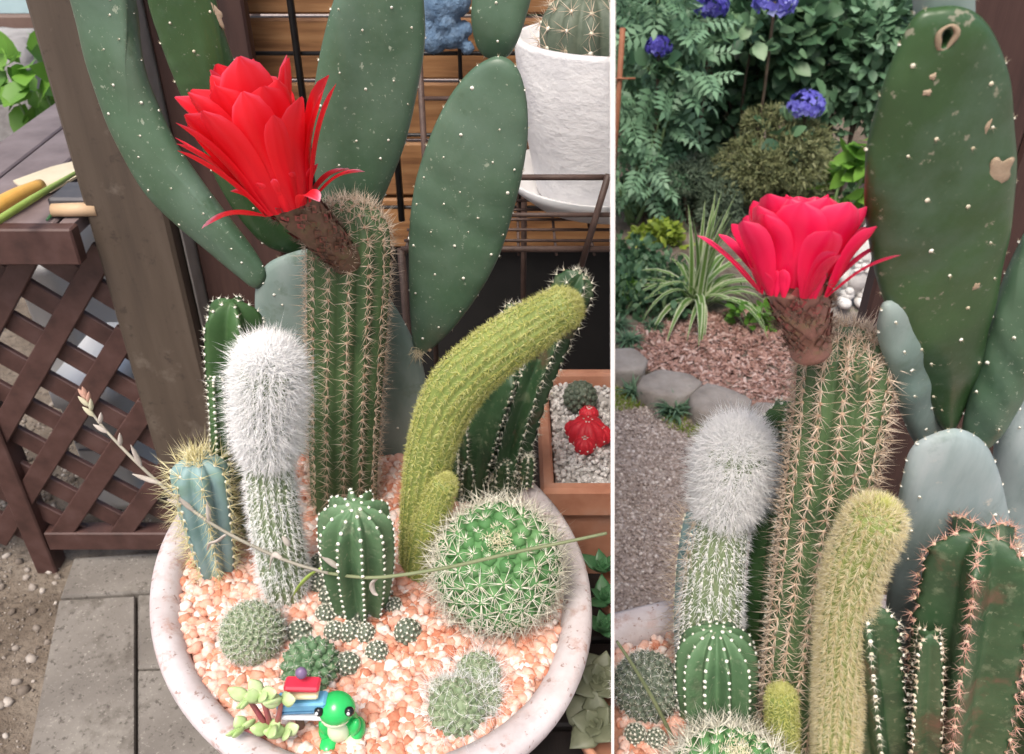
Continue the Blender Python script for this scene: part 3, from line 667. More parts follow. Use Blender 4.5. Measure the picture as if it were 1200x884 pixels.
# ---- left: table with lattice front
tz = .85; fa, fb = on(0, 166, tz), on(62, 122, tz); dv = (fb - fa).normalized(); nv = Vector((-dv.y, dv.x, 0))
yf = on(60, 262, tz).y
table = thing('garden_table', (xl - .2, yf + .3, 0), 'mauve brown slatted garden table beside the brown post', 'table')
mid = fa
for k in range(7):
    a = fa - nv * (k * .094); M4 = Matrix.Translation(a) @ Matrix.Rotation(math.atan2(dv.y, dv.x), 4, 'Z')
    o = box('plank', -1.2, 1.0, -.088, 0, -.022, 0, M['table'], table, b=.003, M=M4)
    clip(o, (0, yf + .001, 0), (0, -1, 0)); clip(o, (xl - .012, 0, 0), (1, 0, 0))
o = box('front_rail', -1.6, xl - .004, yf - .03, yf - .001, tz - .062, tz + .002, M['lattice'], table, b=.003)
xs0, xs1 = on(40, 655, .0).x - .04, xl - .002
o = box('leg', -1.58, -1.53, yf, yf + .05, 0, tz - .03, M['lattice'], table)
o = box('leg', -.75 - .1, -.80, yf + .75, yf + .80, 0, tz - .03, M['lattice'], table)
lat = thing('lattice_fence', ((xs0 + xs1) / 2, yf, 0), 'dark brown diagonal lattice panel below the garden table', 'fence')
zb, zt = .07, tz - .064; ft = on(72, 666, 0)
o = box('stile', ft.x - .045, ft.x, ft.y - .02, ft.y + .03, 0, zt, M['lattice'], lat, b=.003)
yl = ft.y
o = box('bottom_rail', ft.x + .001, xs1, yl - .016, yl + .022, zb, zb + .05, M['lattice'], lat, b=.003)
def slat(cx, cz, ang, x0, x1, z0, z1, y, t, par, w=.036):
    dx, dz = cos(ang), sin(ang); lo, hi = -9, 9
    for d, c, a, b in ((dx, cx, x0, x1), (dz, cz, z0, z1)):
        t0, t1 = sorted(((a - c) / d, (b - c) / d)); lo, hi = max(lo, t0), min(hi, t1)
    if hi - lo < .05: return
    M4 = Matrix.Translation((cx, y, cz)) @ Matrix.Rotation(-ang, 4, 'Y')
    box('slat', lo, hi, 0, t, -w / 2, w / 2, M['lattice'], par, b=.002, M=M4)
for k in range(-9, 10):
    slat(ft.x + .3 + k * .128, .45, radians(52), ft.x - .5, xs1, zb + .02, zt, yl - .012, .012, lat, .042)
    slat(ft.x + .3 + k * .128, .45, radians(140), ft.x - .5, xs1, zb + .02, zt, yl + .003, .012, lat, .042)
# white bins behind the lattice
def bin_(px0, px1, py0, py1, Y, lab):
    a, b = at(px0, py0, Y), at(px1, py1, Y); cx, w = (a.x + b.x) / 2, abs(b.x - a.x) / 2; z1, z0 = a.z, max(b.z, .02)
    r = thing('storage_bin', (cx, Y, z0), lab, 'bin', 'white plastic bins behind the lattice')
    def rr(w, d, z):
        out = []
        for k in range(24):
            t = 2 * pi * k / 24; c, s = cos(t), sin(t); e = .35; out.append(Vector((cx + w * math.copysign(abs(c) ** e, c), Y + .14 + d * math.copysign(abs(s) ** e, s), z)))
        return out
    prof = [(w * .86, .12, z0), (w * .9, .125, z0 + .02), (w * .97, .135, z1 - .05), (w * 1.04, .15, z1 - .048), (w * 1.04, .15, z1 - .012), (w * 1.0, .145, z1)]
    V = []; F = []
    for q in prof: V += rr(*q)
    for i in range(len(prof) - 1):
        for k in range(24): F.append([i * 24 + k, i * 24 + (k + 1) % 24, (i + 1) * 24 + (k + 1) % 24, (i + 1) * 24 + k])
    F += [list(range(24))[::-1], list(range((len(prof) - 1) * 24, len(prof) * 24))]
    mk('bin_body', V, F, M['plastic_white'], r)
    for dz in (.0, .022): tube('groove', [(cx - w * .5, Y - .004, z0 + (z1 - z0) * .55 + dz), (cx + w * .75, Y - .004, z0 + (z1 - z0) * .55 + dz)], .003, M['slate'], r)
bin_(50, 172, 455, 604, 1.50, 'small low white plastic bin with two dark grooves, behind the lattice')
bin_(0, 150, 300, 585, 1.84, 'tall white plastic bin standing behind a smaller bin and the lattice')
# things on the table
o_r = thing('hand_saw', on(40, 225, tz), 'hand tool with speckled orange handle and straw coloured blade on table', 'tool')
h0, h1 = on(-30, 262, tz + .014), on(46, 220, tz + .014)
tube('handle', [h0, (h0 + h1) / 2 + Vector((0, 0, .003)), h1], [.02, .023, .018], M['handle'], o_r, 12, 4, flat=.7)
bl = [on(16, 214, tz + .006), on(60, 198, tz + .006), on(92, 190, tz + .006), on(96, 206, tz + .006), on(60, 226, tz + .006), on(30, 226, tz + .006)]
nb = len(bl); fixn(mk('blade', [b + Vector((0, 0, d)) for d in (0, .004) for b in bl], [list(range(nb))[::-1], list(range(nb, 2 * nb))] + [[i, (i + 1) % nb, nb + (i + 1) % nb, nb + i] for i in range(nb)], M['blade'], o_r, smooth=False))
o = tube('green_stem', [on(-20, 270, tz + .045), on(40, 232, tz + .04), on(100, 196, tz + .012)], [.006, .006, .003], M['green_strip'], None, 8, 4); tag(o, 'cut green stem lying across the orange handled tool', 'stem')
o = tube('cut_leaf', [on(55, 258, tz + .004), on(72, 240, tz + .006), on(92, 216, tz + .008)], [.002, .005, .002], M['succ_green'], None, 8, 4); tag(o, 'thin dark green leaf lying on the table planks', 'leaf')
q = on(90, 246, tz)
o = box('slate_block', q.x - .035, q.x + .06, q.y - .02, q.y + .06, tz + .001, tz + .028, M['slate'], b=.004); tag(o, 'small dark slate block on the table by the post', 'block')
o = tube('wooden_handle', [(q.x - .022, q.y - .034, tz + .013), (q.x + .05, q.y - .03, tz + .013)], [.011, .012], M['pale_wood'], None, 10); tag(o, 'pale wooden handle in front of the slate block', 'handle')
# ---- left: house, rocks and plant far behind
house = thing('house', (-2.5, 4.2, 0), 'pale house wall with brown sill and blue shutter behind the rocks', 'house')
box('wall', -5, -1.2, 4.2, 4.35, .0, .58, M['wall_white'], house); box('sill', -5, -1.2, 4.14, 4.36, .581, .66, M['wall_sill'], house); box('shutter', -5, -1.2, 4.22, 4.34, .661, 2.2, M['wall_blue'], house)
box('foundation', -5, -1.2, 4.10, 4.199, 0, .42, M['rock'], house, b=.02)
def rock(c, s, mat, lab, grp=None, seed=0, name='rock', cat='rock'):
    v, f = ICO3; r = np.random.default_rng(seed); k = r.normal(0, 1, (6, 3)); a = r.uniform(.04, .13, 6)
    w = 1 + sum(a[i] * np.sin(v @ k[i] * 1.6 + i) for i in range(6)); V = v * w[:, None]
    V = np.clip(V, -.85, .82) * np.array(s) + np.array(c); V[:, 2] = np.maximum(V[:, 2], -.01)
    o = mk(name, V, f, mat); tag(o, lab, cat, grp); return o
for i, (x, y, s) in enumerate(((10, 120, .24), (58, 140, .17), (-28, 150, .2))):
    c = at(x, y, 3.6); rock((c.x, 3.6, c.z - .02), (s, s * .8, s * .75 + c.z * .4), M['rock'], ['large rounded grey rock below the house wall', 'smaller grey rock beside the bright leafy shrub', 'grey rock beyond the table end'][i], 'rocks by the house', i)

# ------------------------------------------------------------------ foliage builders
LEAF = (np.array([[0, 0, 0], [-.26, .05, .22], [.26, .05, .22], [-.33, .07, .5], [.33, .07, .5], [-.2, .02, .8], [.2, .02, .8], [0, -.06, 1.02], [0, 0, .25], [0, .0, .5], [0, -.02, .8]]),
        np.array([[0, 8, 1], [0, 2, 8], [1, 8, 9], [1, 9, 3], [8, 2, 4], [8, 4, 9], [3, 9, 10], [3, 10, 5], [9, 4, 6], [9, 6, 10], [5, 10, 7], [10, 6, 7]]))
def compound():
    v, f = [], []; lv = np.array([[0, 0], [-.22, .4], [.22, .4], [0, 1.]])
    def leaf(o, d, s, dz):
        d = np.array(d) / np.linalg.norm(d); n = np.array([d[1], -d[0]]); b = len(v)
        for a, c in lv: q = np.array(o) + (n * a + d * c) * s; v.append((q[0], .06 * abs(a) * 3 - dz * c, q[1]))
        f.extend([[b, b + 2, b + 1], [b + 1, b + 2, b + 3]])
    for t in (.2, .38, .56, .74):
        for sd in (-1, 1): leaf((0, t), (sd, .45), .36 * (1.15 - .5 * t), .1)
    leaf((0, .8), (0, 1), .34, .1)
    b = len(v); v.extend([(-.012, 0, 0), (.012, 0, 0), (.008, 0, .85), (-.008, 0, .85)]); f.extend([[b, b + 1, b + 2], [b, b + 2, b + 3]])
    return np.array(v), np.array(f)
FERN = compound()
NEEDLE = (np.array([[-.06, 0, 0], [.06, 0, 0], [.07, .03, .5], [-.07, .03, .5], [0, 0, 1.]]), np.array([[0, 1, 2], [0, 2, 3], [3, 2, 4]]))
def crown_pts(c, r, n, shell=.5, lumps=9, seed=0):
    """points through a lumpy crown, thicker towards its outside, with gaps between the lumps"""
    rg = np.random.default_rng(seed); c, r = np.array(c), np.array(r)
    d = unit(rg.normal(0, 1, (lumps, 3))); lc = d * rg.uniform(.35, .72, (lumps, 1)); lr = rg.uniform(.30, .52, lumps)
    k = rg.integers(0, lumps, n); u = unit(rg.normal(0, 1, (n, 3))); rad = (shell + (1 - shell) * rg.random(n)) ** .7
    q = lc[k] + u * (lr[k] * rad)[:, None]
    return c + q * r, unit(u + unit(q) * .6)
def leafy(name, parent, pts, nrm, size, tmpl, mat, droop=.3, seed=0, kind='stuff', width=1., up=.25):
    rg = np.random.default_rng(seed); n = len(pts)
    d = unit(nrm * .7 + rg.normal(0, .55, (n, 3)) + np.array([0, -.15, up - droop])); upv = np.tile([0., 0, 1], (n, 1)) + rg.normal(0, .5, (n, 3)) + np.array([0, -.4, 0])
    y = unit(upv - d * (upv * d).sum(1, keepdims=True)); x = np.cross(y, d); Mx = np.stack([x, y, d], 2)
    s = size * rg.uniform(.65, 1.25, n); t = np.clip(rg.normal(.5, .22, n), 0, 1)
    return many(name, *tmpl, scl(Mx, s * width, s, s), pts, mat, parent, t, kind=kind)
def shrub(name, lab, cat, base, c, r, n, size, tmpl, mat, grp=None, stems=7, stem_mat='stem_wood', seed=0, single=0, lumps=9, droop=.3, shell=.45, width=1., leaf_name='leaf'):
    base, c = Vector(base), Vector(c); root = thing(name, base, lab, cat, grp); rg = random.Random(seed)
    pts, nrm = crown_pts(c, r, n, shell, lumps, seed)
    for k in range(stems):
        e = Vector(pts[rg.randrange(n)]); b = base + Vector((rg.uniform(-1, 1) * r[0] * .15, rg.uniform(-1, 1) * r[1] * .15, -.01)); m = b.lerp(e, .5) + Vector((rg.uniform(-.05, .05), rg.uniform(-.05, .05), .03))
        tube('stem', [b, m, e], [.008, .006, .003], M[stem_mat], root, 6, 4)
    if single:
        o = np.argsort(pts[:, 1] - .4 * np.abs(pts[:, 0]) * 0)[:single]; rest = np.setdiff1d(np.arange(n), o)
        rg2 = np.random.default_rng(seed + 5); tm = []
        for v in range(5):
            me = bpy.data.meshes.new(leaf_name); me.from_pydata([tuple(q) for q in np.asarray(tmpl[0]) * np.array([width, 1, 1])], [], [list(map(int, f)) for f in tmpl[1]]); me.polygons.foreach_set('use_smooth', [True] * len(me.polygons))
            a = me.attributes.new('tint', 'FLOAT', 'POINT'); a.data.foreach_set('value', np.full(len(tmpl[0]), .25 + .14 * v, dtype=np.float32)); me.materials.append(mat); tm.append(me)
        for i in o:
            d = unit((nrm[i] * .7 + rg2.normal(0, .55, 3) + np.array([0, -.25, .2 - droop]))[None])[0]; u = np.array([0, -.4, 1.]) + rg2.normal(0, .5, 3); y = unit((u - d * (u @ d))[None])[0]; x = np.cross(y, d)
            ob = bpy.data.objects.new(leaf_name, tm[rg2.integers(0, 5)]); COL.objects.link(ob); ob.parent = root; s = size * rg2.uniform(.7, 1.25)
            ob.matrix_local = Matrix.Translation(Vector(pts[i]) - base) @ Matrix(np.stack([x, y, d], 1).tolist()).to_4x4() @ Matrix.Scale(s, 4)
        pts, nrm = pts[rest], nrm[rest]
    if len(pts): leafy('foliage', root, pts, nrm, size, tmpl, mat, droop, seed, width=width)
    return root
def blade_v(b, az, L, W, lift, droop, tint_edge=.95, tint_mid=.15, nl=8, stripe=True):
    """arching strap leaf"""
    b = Vector(b); h = Vector((cos(az), sin(az), 0)); s = Vector((-sin(az), cos(az), 0)); V, T, F = [], [], []; p = b.copy()
    for i in range(nl + 1):
        t = i / nl; el = lift - droop * t ** 1.3
        if i: p = p + (h * cos(el) + Vector((0, 0, 1)) * sin(el)) * L / nl
        w = W * (.7 + .3 * sin(t * pi)) * (1 - t ** 3) + W * .02
        up = (Vector((0, 0, 1)) * cos(el) - h * sin(el))
        for u in (-1, -.45, .45, 1): V.append(p + s * u * w * .5 + up * abs(u) * w * .12); T.append((tint_edge if abs(u) > .9 else tint_mid) if stripe else tint_mid + .2 * t)
    for i in range(nl):
        for k in range(3): F.append([i * 4 + k, i * 4 + k + 1, i * 4 + k + 5, i * 4 + k + 4])
    return V, F, T
def tuft(base, n, L, W, mat, lab, seed, grp, name='grass_tuft', cat='grass'):
    rg = random.Random(seed); V, F, T = [], [], []
    for k in range(n):
        v, f, t = blade_v(Vector(base) + Vector((rg.uniform(-.012, .012), rg.uniform(-.012, .012), -.004)), rg.uniform(0, 6.28), L * rg.uniform(.6, 1.1), W, rg.uniform(.8, 1.5), rg.uniform(.8, 1.9), tint_mid=rg.uniform(.1, .8), nl=5, stripe=False)
        b = len(V); V += v; F += [[q + b for q in ff] for ff in f]; T += t
    r = thing(name, base, lab, cat, grp); o = mk('blades', V, F, mat, r, tint=T, kind='stuff'); return r
def rosette(root, c, n, L, W, mat, tilt=.0, thick=.35, rings=3, name='leaf', az0=0., axis=None):
    """fleshy pointed leaves in a spiral, each a piece of its own"""
    c = Vector(c); R3 = Matrix.Identity(3) if axis is None else Vector((0, 0, 1)).rotation_difference(Vector(axis)).to_matrix()
    for k in range(n):
        t = k / max(n - 1, 1); az = az0 + k * 2.39996; el = 1.25 - 1.05 * t + tilt; l = L * (.35 + .65 * t); w = W * (.4 + .6 * t)
        h = Vector((cos(az), sin(az), 0)); s = Vector((-sin(az), cos(az), 0)); d = h * cos(el) + Vector((0, 0, 1)) * sin(el); u = d.cross(s) * -1
        if u.z < 0: u = -u
        V, F = [], []; nl = 6; sg = 10
        for i in range(nl + 1):
            q = i / nl; ww = w * .5 * max(sin(pi * min(q * .62 + .22, 1.0)) if q < .95 else .12, .05) * (1 if q < .55 else max((1.02 - q) / .47, .04) ** .8); cc = d * l * q + u * (.18 * l * q * q)
            for j in range(sg): a = 2 * pi * j / sg; V.append(c + R3 @ (cc + s * cos(a) * ww + u * sin(a) * ww * thick + u * abs(cos(a)) * ww * .18))
        for i in range(nl):
            for j in range(sg): F.append([i * sg + j, i * sg + (j + 1) % sg, (i + 1) * sg + (j + 1) % sg, (i + 1) * sg + j])
        F += [list(range(sg))[::-1], list(range(nl * sg, nl * sg + sg))]
        mk(name, V, F, mat, root)
# bright leafy plant by the house
c = at(40, 80, 3.0); shrub('leafy_plant', 'bright green broad leaved plant in front of the house rocks', 'plant', (c.x, 3.0, 0), c, (.16, .14, .26), 46, .13, LEAF, M['leaf_bright'], stems=4, stem_mat='stem_green', seed=3, single=46, lumps=6)

# ------------------------------------------------------------------ left: bench, rack, pots
GL = .712; RIMZ = .725
bench = thing('bench', (-.05, .9, 0), 'dark slatted bench under the white bowl with the flowering cactus', 'bench')
for k in range(8):
    o = box('plank', -.17, .4, .36 + k * .125, .36 + k * .125 + .119, .495, .523, M['bench'], bench, b=.003); cut_left(o)
for x, y in ((-.14, .4), (-.14, 1.3)): box('leg', x, x + .05, y, y + .05, 0, .494, M['bench'], bench)
rack = thing('wire_rack', at(620, 300, 1.0), 'brown wire rack holding the whitewashed pot', 'rack')
rk = M['wire_brown']
zs = on(640, 300, 0); yF, yB = .99, 1.34
z_a, z_b, z_c = at(650, 208, yF).z, at(650, 252, yF).z, at(650, 292, yF).z; xL = at(470, 292, yF).x; xR = .36
for z, x0, rad in ((z_a, at(596, 208, yF).x, .0038), (z_b, at(560, 252, yF).x, .0032), (z_c, xL, .0042)):
    o = tube('front_rod', [(x0, yF, z), (xR, yF, z)], rad, rk, rack, 8); cut_left(o)
o = tube('rear_rod', [(xL, yB, z_c), (xR, yB, z_c)], .004, rk, rack, 8); cut_left(o)
o = tube('rear_rod', [(xL, yB, z_a), (xR, yB, z_a)], .0035, rk, rack, 8); cut_left(o)
for k in range(9):
    y = yF + .035 + k * .035; o = tube('shelf_rod', [(xL, y, z_c - .004), (xR, y, z_c - .004)], .0022, rk, rack, 6); cut_left(o)
for k in range(12):
    x = xL + .004 + k * .048; o = tube('cross_rod', [(x, yF, z_c - .008), (x, yB, z_c - .008)], .002, rk, rack, 6); cut_left(o)
q0, q1 = at(713, 205, yF - .006), at(681, 312, yF - .006); tube('upright', [q0, q1], .0042, rk, rack, 8)
for x, y in ((xL, yF), (xL, yB), (.02, yB)): tube('leg', [(x, y, .523), (x, y, z_c + (.0 if x == xL and y == yF else .2))], .005, rk, rack, 8)
# white pot with saucer
pc = at(704, 250, 1.16); pz = z_c + .004
psc = mpp(at(650, 150, 1.16)); pr = 108 * psc
sau = lathe('saucer', [(pr * .66, 0), (pr * .80, .004), (pr * 1.02, .026), (pr * 1.10, .042), (pr * 1.07, .043), (pr * .98, .028), (pr * .75, .012), (.001, .010)], (pc.x, 1.15, pz), M['saucer'], seg=64); cut_left(sau); tag(sau, 'white plastic saucer under the whitewashed pot on the wire rack', 'saucer')
ptop = at(650, 52, 1.10).z
pz2 = pz + .014; hp = ptop - pz2
pot = thing('whitewashed_pot', (pc.x, 1.15, pz2), 'rough whitewashed round pot standing in a saucer on the wire rack', 'pot')
o = lathe('pot_wall', [(pr * .72, 0), (pr * .75, .006), (pr * .92, hp * .55), (pr * 1.0, hp * .97), (pr * .99, hp), (pr * .93, hp), (pr * .90, hp * .9), (.001, hp * .86)], (pc.x, 1.15, pz2), M['white_pot'], pot, 64, wob=.006); cut_left(o)
n = 260; a, r_ = RNG.uniform(0, 6.28, n), np.sqrt(RNG.uniform(0, 1, n)) * pr * .85; P = np.stack([pc.x + r_ * np.cos(a), 1.15 + r_ * np.sin(a), np.full(n, pz2 + hp * .875)], 1); P = P[((P - np.array(LEFT_P)) @ np.array(NB)) < -.012]
o = stones('pot_gravel', P, .007, M['gravel'], RNG.uniform(.1, .7, len(P))); o['label'] = 'tan gravel in the whitewashed pot'
c = at(690, 22, 1.12); c = Vector((c.x, c.y + .01, pz2 + hp * .9 + .025)); cr = .060
dk = thing('dark_globe_cactus', (c.x, c.y, c.z - .04), 'dark green spiny globe cactus in the whitewashed pot', 'cactus')
st = Stem([(c - Vector((0, 0, cr * .9)), cr), (c + Vector((0, 0, cr * .9)), cr)], 12, .16, 1., True); b_ = stem_parts(dk, st, M['mam_dark'], .012, .003, M['areole'], dict(n=9, L=.020, r=.0005, spread=1.05, mat=M['spine_tan'], cen=1))
for ch in dk.children: cut_left(ch)
# black wire grid on the plank wall
grid = thing('wire_grid', at(450, 100, 1.44), 'black wire grid hung on the brown plank wall', 'grid')
for px in (353, 459, 540, 610): x = at(px, 100, 1.44).x; tube('vertical_wire', [(x, 1.44, .80), (x, 1.44, 1.9)], .006 if px < 500 else .0035, M['wire_black'], grid, 8)
for py in (64, 160, 245): z = at(450, py, 1.44).z; o = tube('cross_wire', [(at(300, py, 1.45).x, 1.448, z), (.3, 1.448, z)], .0035, M['wire_black'], grid, 8); cut_left(o)
# rough blue ornament on the wire grid
orn_z = at(530, 62, 1.40).z
orn = []
for x, y, r_ in ((512, 8, 19), (534, 2, 18), (520, 26, 17), (508, 46, 17), (530, 42, 15), (545, 34, 9), (548, 56, 8), (502, 30, 13), (515, -14, 18), (540, -16, 13)):
    q = at(x, y, 1.40); orn.append((q, r_ * mpp(q)))
bm = bmesh.new()
for q, r_ in orn: bmesh.ops.create_icosphere(bm, subdivisions=3, radius=r_, matrix=Matrix.Translation(q))
me = bpy.data.meshes.new('o'); bm.to_mesh(me); bm.free(); ob = bpy.data.objects.new('o', me); COL.objects.link(ob)
md = ob.modifiers.new('r', 'REMESH'); md.mode = 'VOXEL'; md.voxel_size = .0035
sm = ob.modifiers.new('s', 'SMOOTH'); sm.iterations = 4
bpy.context.view_layer.update(); nm = bpy.data.meshes.new_from_object(ob.evaluated_get(bpy.context.evaluated_depsgraph_get())); bpy.data.objects.remove(ob)
v = np.array([x.co[:] for x in nm.vertices]); f = [list(p.vertices) for p in nm.polygons]; v = v + RNG.normal(0, .0007, v.shape)
o = mk('blue_ornament', v, f, M['blue_rough']); tag(o, 'rough blue lumpy ornament hung on the black wire grid', 'ornament')
# terracotta trough with white gravel, a green globe and a red graft
tzp = .695; cs = [on(632, 452, tzp), on(760, 452, tzp), on(760, 566, tzp), on(641, 560, tzp)]
cs[0] = on(622, 470, tzp); cs[1] = on(760, 436, tzp) ; cs[0] = Vector((on(628, 440, tzp).x, on(700, 432, tzp).y, tzp)); cs[3] = Vector((on(636, 572, tzp).x, on(690, 574, tzp).y, tzp))
x0, x1, y0, y1 = (cs[0].x + cs[3].x) / 2, .32, cs[3].y, cs[0].y
tro = thing('terracotta_trough', (x0 + .08, (y0 + y1) / 2, .523), 'terracotta trough of white gravel below the wire rack', 'planter')
def ringrect(i, z, s=0): return [Vector((x0 + i, y0 + i, z)), Vector((x1 - i, y0 + i, z)), Vector((x1 - i, y1 - i, z)), Vector((x0 + i, y1 - i, z))]
prof = [(.022, .524), (.012, tzp - .045), (0, tzp - .043), (-.001, tzp - .006), (.003, tzp), (.013, tzp), (.016, tzp - .004), (.018, tzp - .05)]
V, F = [], []
for i, z in prof: V += ringrect(i, z)
for i in range(len(prof) - 1):
    for k in range(4): F.append([i * 4 + k, i * 4 + (k + 1) % 4, i * 4 + 4 + (k + 1) % 4, i * 4 + 4 + k])
F += [[3, 2, 1, 0], [len(V) - 4, len(V) - 3, len(V) - 2, len(V) - 1]]
o = mk('trough_wall', V, F, M['terracotta'], tro, smooth=False); cut_left(o)
n = 2600; P = np.stack([RNG.uniform(x0 + .02, x1, n), RNG.uniform(y0 + .02, y1 - .02, n), tzp - .018 + RNG.uniform(-.003, .004, n)], 1); P = P[((P - np.array(LEFT_P)) @ np.array(NB)) < -.005]
o = stones('white_gravel', P, .0042, M['white_gravel'], RNG.uniform(0, 1, len(P))); o['label'] = 'white gravel filling the terracotta trough'
o = box('gravel_bed', x0 + .02, x1, y0 + .02, y1 - .02, tzp - .045, tzp - .021, M['white_gravel'], tro); cut_left(o)
tp = lambda px, py, up: on(px, py, tzp - .016 + up)
c = tp(680, 466, .018); gr = 20 * mpp(c); g = thing('dotted_cactus', (c.x, c.y, tzp - .02), 'small dark globe cactus with white dots behind the red graft', 'cactus')
phyllo(g, c, gr, (0, -.2, 1), 70, M['mam_dark'], dict(n=5, L=.003, r=.0003, spread=1., mat=M['spine_pale']), .0016, M['areole_white'])
c = tp(692, 506, .014); g = thing('red_graft_cactus', (c.x, c.y, tzp - .02), 'small bright red grafted globe cactus in the terracotta trough', 'cactus')
for (x, y, r_) in ((688, 508, 24), (690, 486, 12), (704, 510, 14), (673, 503, 12), (685, 522, 13)):
    q = tp(x, y, .012); rr = r_ * mpp(q); st = Stem([(q - Vector((0, 0, rr * .85)), rr), (q + Vector((0, 0, rr * .85)), rr)], 9, .18, 1., True, phase=.2); stem_parts(g, st, M['red_graft'], rr * .5, .0014, M['areole_white'], dict(n=4, L=.003, r=.0003, spread=1., mat=M['spine_pale']), per=6, rings=16, stem_name='head', host=True)
for ch in g.children:
    cut_left(ch)
    for c2 in ch.children: cut_left(c2)
# succulents in pots by the edge of the bench
def spot(px, py, z, r, h, lab):
    c = on(px, py, z); o = lathe('clay_pot', [(r * .7, -h), (r * .85, -h * .4), (r * .92, -.016), (r, -.015), (r, 0), (r * .9, 0), (r * .88, -.01), (.001, -.012)], c, M['terracotta'], seg=40); cut_left(o); tag(o, lab, 'pot'); return c
c = spot(742, 850, .60, .058, .075, 'low clay pot under the grey green rosette'); 
g = thing('rosette_succulent', c, 'grey green rosette succulent with broad pointed leaves in a clay pot', 'succulent')
c1 = on(704, 800, .625); rosette(g, c1, 15, .040, .034, M['succ_grey'], axis=(-.1, -.35, 1)); c2 = on(700, 850, .605); rosette(g, c2, 12, .046, .036, M['succ_grey'], tilt=-.1, az0=1.1, axis=(-.3, -.4, 1))
for ch in g.children: cut_left(ch)
c = spot(752, 690, .60, .055, .075, 'clay pot with dark green pointed succulent beside the trough')
g = thing('pointed_succulent', c, 'dark green succulent with upright pointed leaves beside the bowl rim', 'succulent')
for i, (x, y) in enumerate(((706, 668), (708, 704), (708, 738))): rosette(g, on(x, y, .615), 10, .034, .022, M['succ_green'], tilt=.15, az0=i * 1.3)
for ch in g.children: cut_left(ch)

# ------------------------------------------------------------------ left: the bowl
LB = dict(c=(-.154, .666), a=.226, b=.276, th=.49)
def lb(u, v, z): c, s = cos(LB['th']), sin(LB['th']); x, y = u * LB['a'], v * LB['b']; return (LB['c'][0] + x * c - y * s, LB['c'][1] + x * s + y * c, z)
o = lathe('white_bowl', [(.50, -.200), (.55, -.198), (.72, -.14), (.88, -.07), (.955, -.034), (.985, -.022), (1.0, -.008), (.994, .001), (.97, .005), (.92, .004), (.885, -.002), (.868, -.012), (.862, -.03), (.002, -.03)], (LB['c'][0], LB['c'][1], RIMZ), M['bowl'], None, 96, LB['a'], LB['b'], LB['th'], wob=.004)
tag(o, 'wide pinkish white bowl crowded with cacti around a cactus with a large open red flower', 'bowl')
def gravel(name, f, n, z, lab, size=.0058, cond=None, lo=0, hi=1):
    a, r_ = RNG.uniform(0, 6.28, n), np.sqrt(RNG.uniform(0, 1, n)) * .86
    P = np.array([f(r * cos(t), r * sin(t), z + .004 * (1 - r) + RNG.uniform(-.003, .0025)) for r, t in zip(r_, a)])
    if cond is not None: P = P[cond(P)]
    t = np.clip(RNG.beta(1.5, 1.3, len(P)) * (hi - lo) + lo, 0, 1)
    o = stones(name, P, size * (1 + .7 * RNG.random(len(P)) ** 2), M['gravel'], t); o['label'] = lab; return o
gravel('pink_gravel', lb, 8500, GL, 'pink and white gravel filling the bowl of cacti')
mk_b = lathe('gravel_bed', [(.86, -.02), (.866, -.003), (.002, 0)], (LB['c'][0], LB['c'][1], GL), M['gravel_bed'], None, 64, LB['a'], LB['b'], LB['th']); tag(mk_b, 'pink gravel bed at the bottom of the bowl', kind='stuff')

# ------------------------------------------------------------------ left: cacti in the bowl
def yg(px, py, z=None): return on(px, py, GL if z is None else z).y
def root_at(name, px, py, lab, grp=None, z=None, cat='cactus'):
    p = on(px, py, GL if z is None else z); return thing(name, p, lab, cat, grp), p.y
# tall column with the red flower
r, Y = root_at('column_cactus', 404, 590, 'tall ribbed column cactus with open red flower leaning left, in front of long green pads')
st = Stem(px_path([(404, 602, Y - .003, 37), (403, 560, Y, 39), (404, 480, Y + .008, 42), (407, 380, Y + .016, 46), (409, 300, Y + .02, 48), (409, 238, Y + .02, 47)]), 13, .17, .8, phase=.15, dome=.8)
stem_parts(r, st, M['tall'], .0115, .0020, M['areole_tan'], dict(n=9, L=.0135, r=.00042, spread=1.1, mat=M['spine_tan'], cen=2, cenL=1.2), rings=60)
p = st.surf(np.array([.985] * 40), RNG.uniform(0, 6.28, 40)); cr = at(409, 246, Y + .02)
k = 260; a = RNG.uniform(0, 6.28, k); s_ = RNG.uniform(.93, .995, k); hp_ = st.surf(s_, a); hn = st.normal(s_, a)
hairs('crown_spines', hp_, unit(hn + RNG.normal(0, .4, (k, 3)) + np.array([0, 0, .5])), RNG.uniform(.006, .014, k), .0004, RNG.normal(0, .001, (k, 3)), M['spine_tan'], r, RNG.uniform(.2, .9, k))
fb_, ft_ = at(402, 300, Y - .012), at(331, 226, Y - .07)
flower(r, fb_, ft_, .016, .022, [(7, .112, .042, -.02, .05, .008, .0, .25, .35), (9, .114, .044, .06, .17, .013, .3, .3, .4), (10, .108, .042, .18, .32, .018, .1, .35, .4), (9, .100, .038, .28, .46, .0215, .6, .4, .35), (6, .098, .022, .40, .62, .022, .3, .5, .3), (4, .098, .012, .5, .80, .0225, .35, .6, .3), (12, .034, .011, .25, .7, .0225, .2, .3, .5), (6, .056, .016, 1.0, 1.9, .0225, .2, .4, 1.4)], M['petal'], seed=4, pax=(-.30, .18, 1))
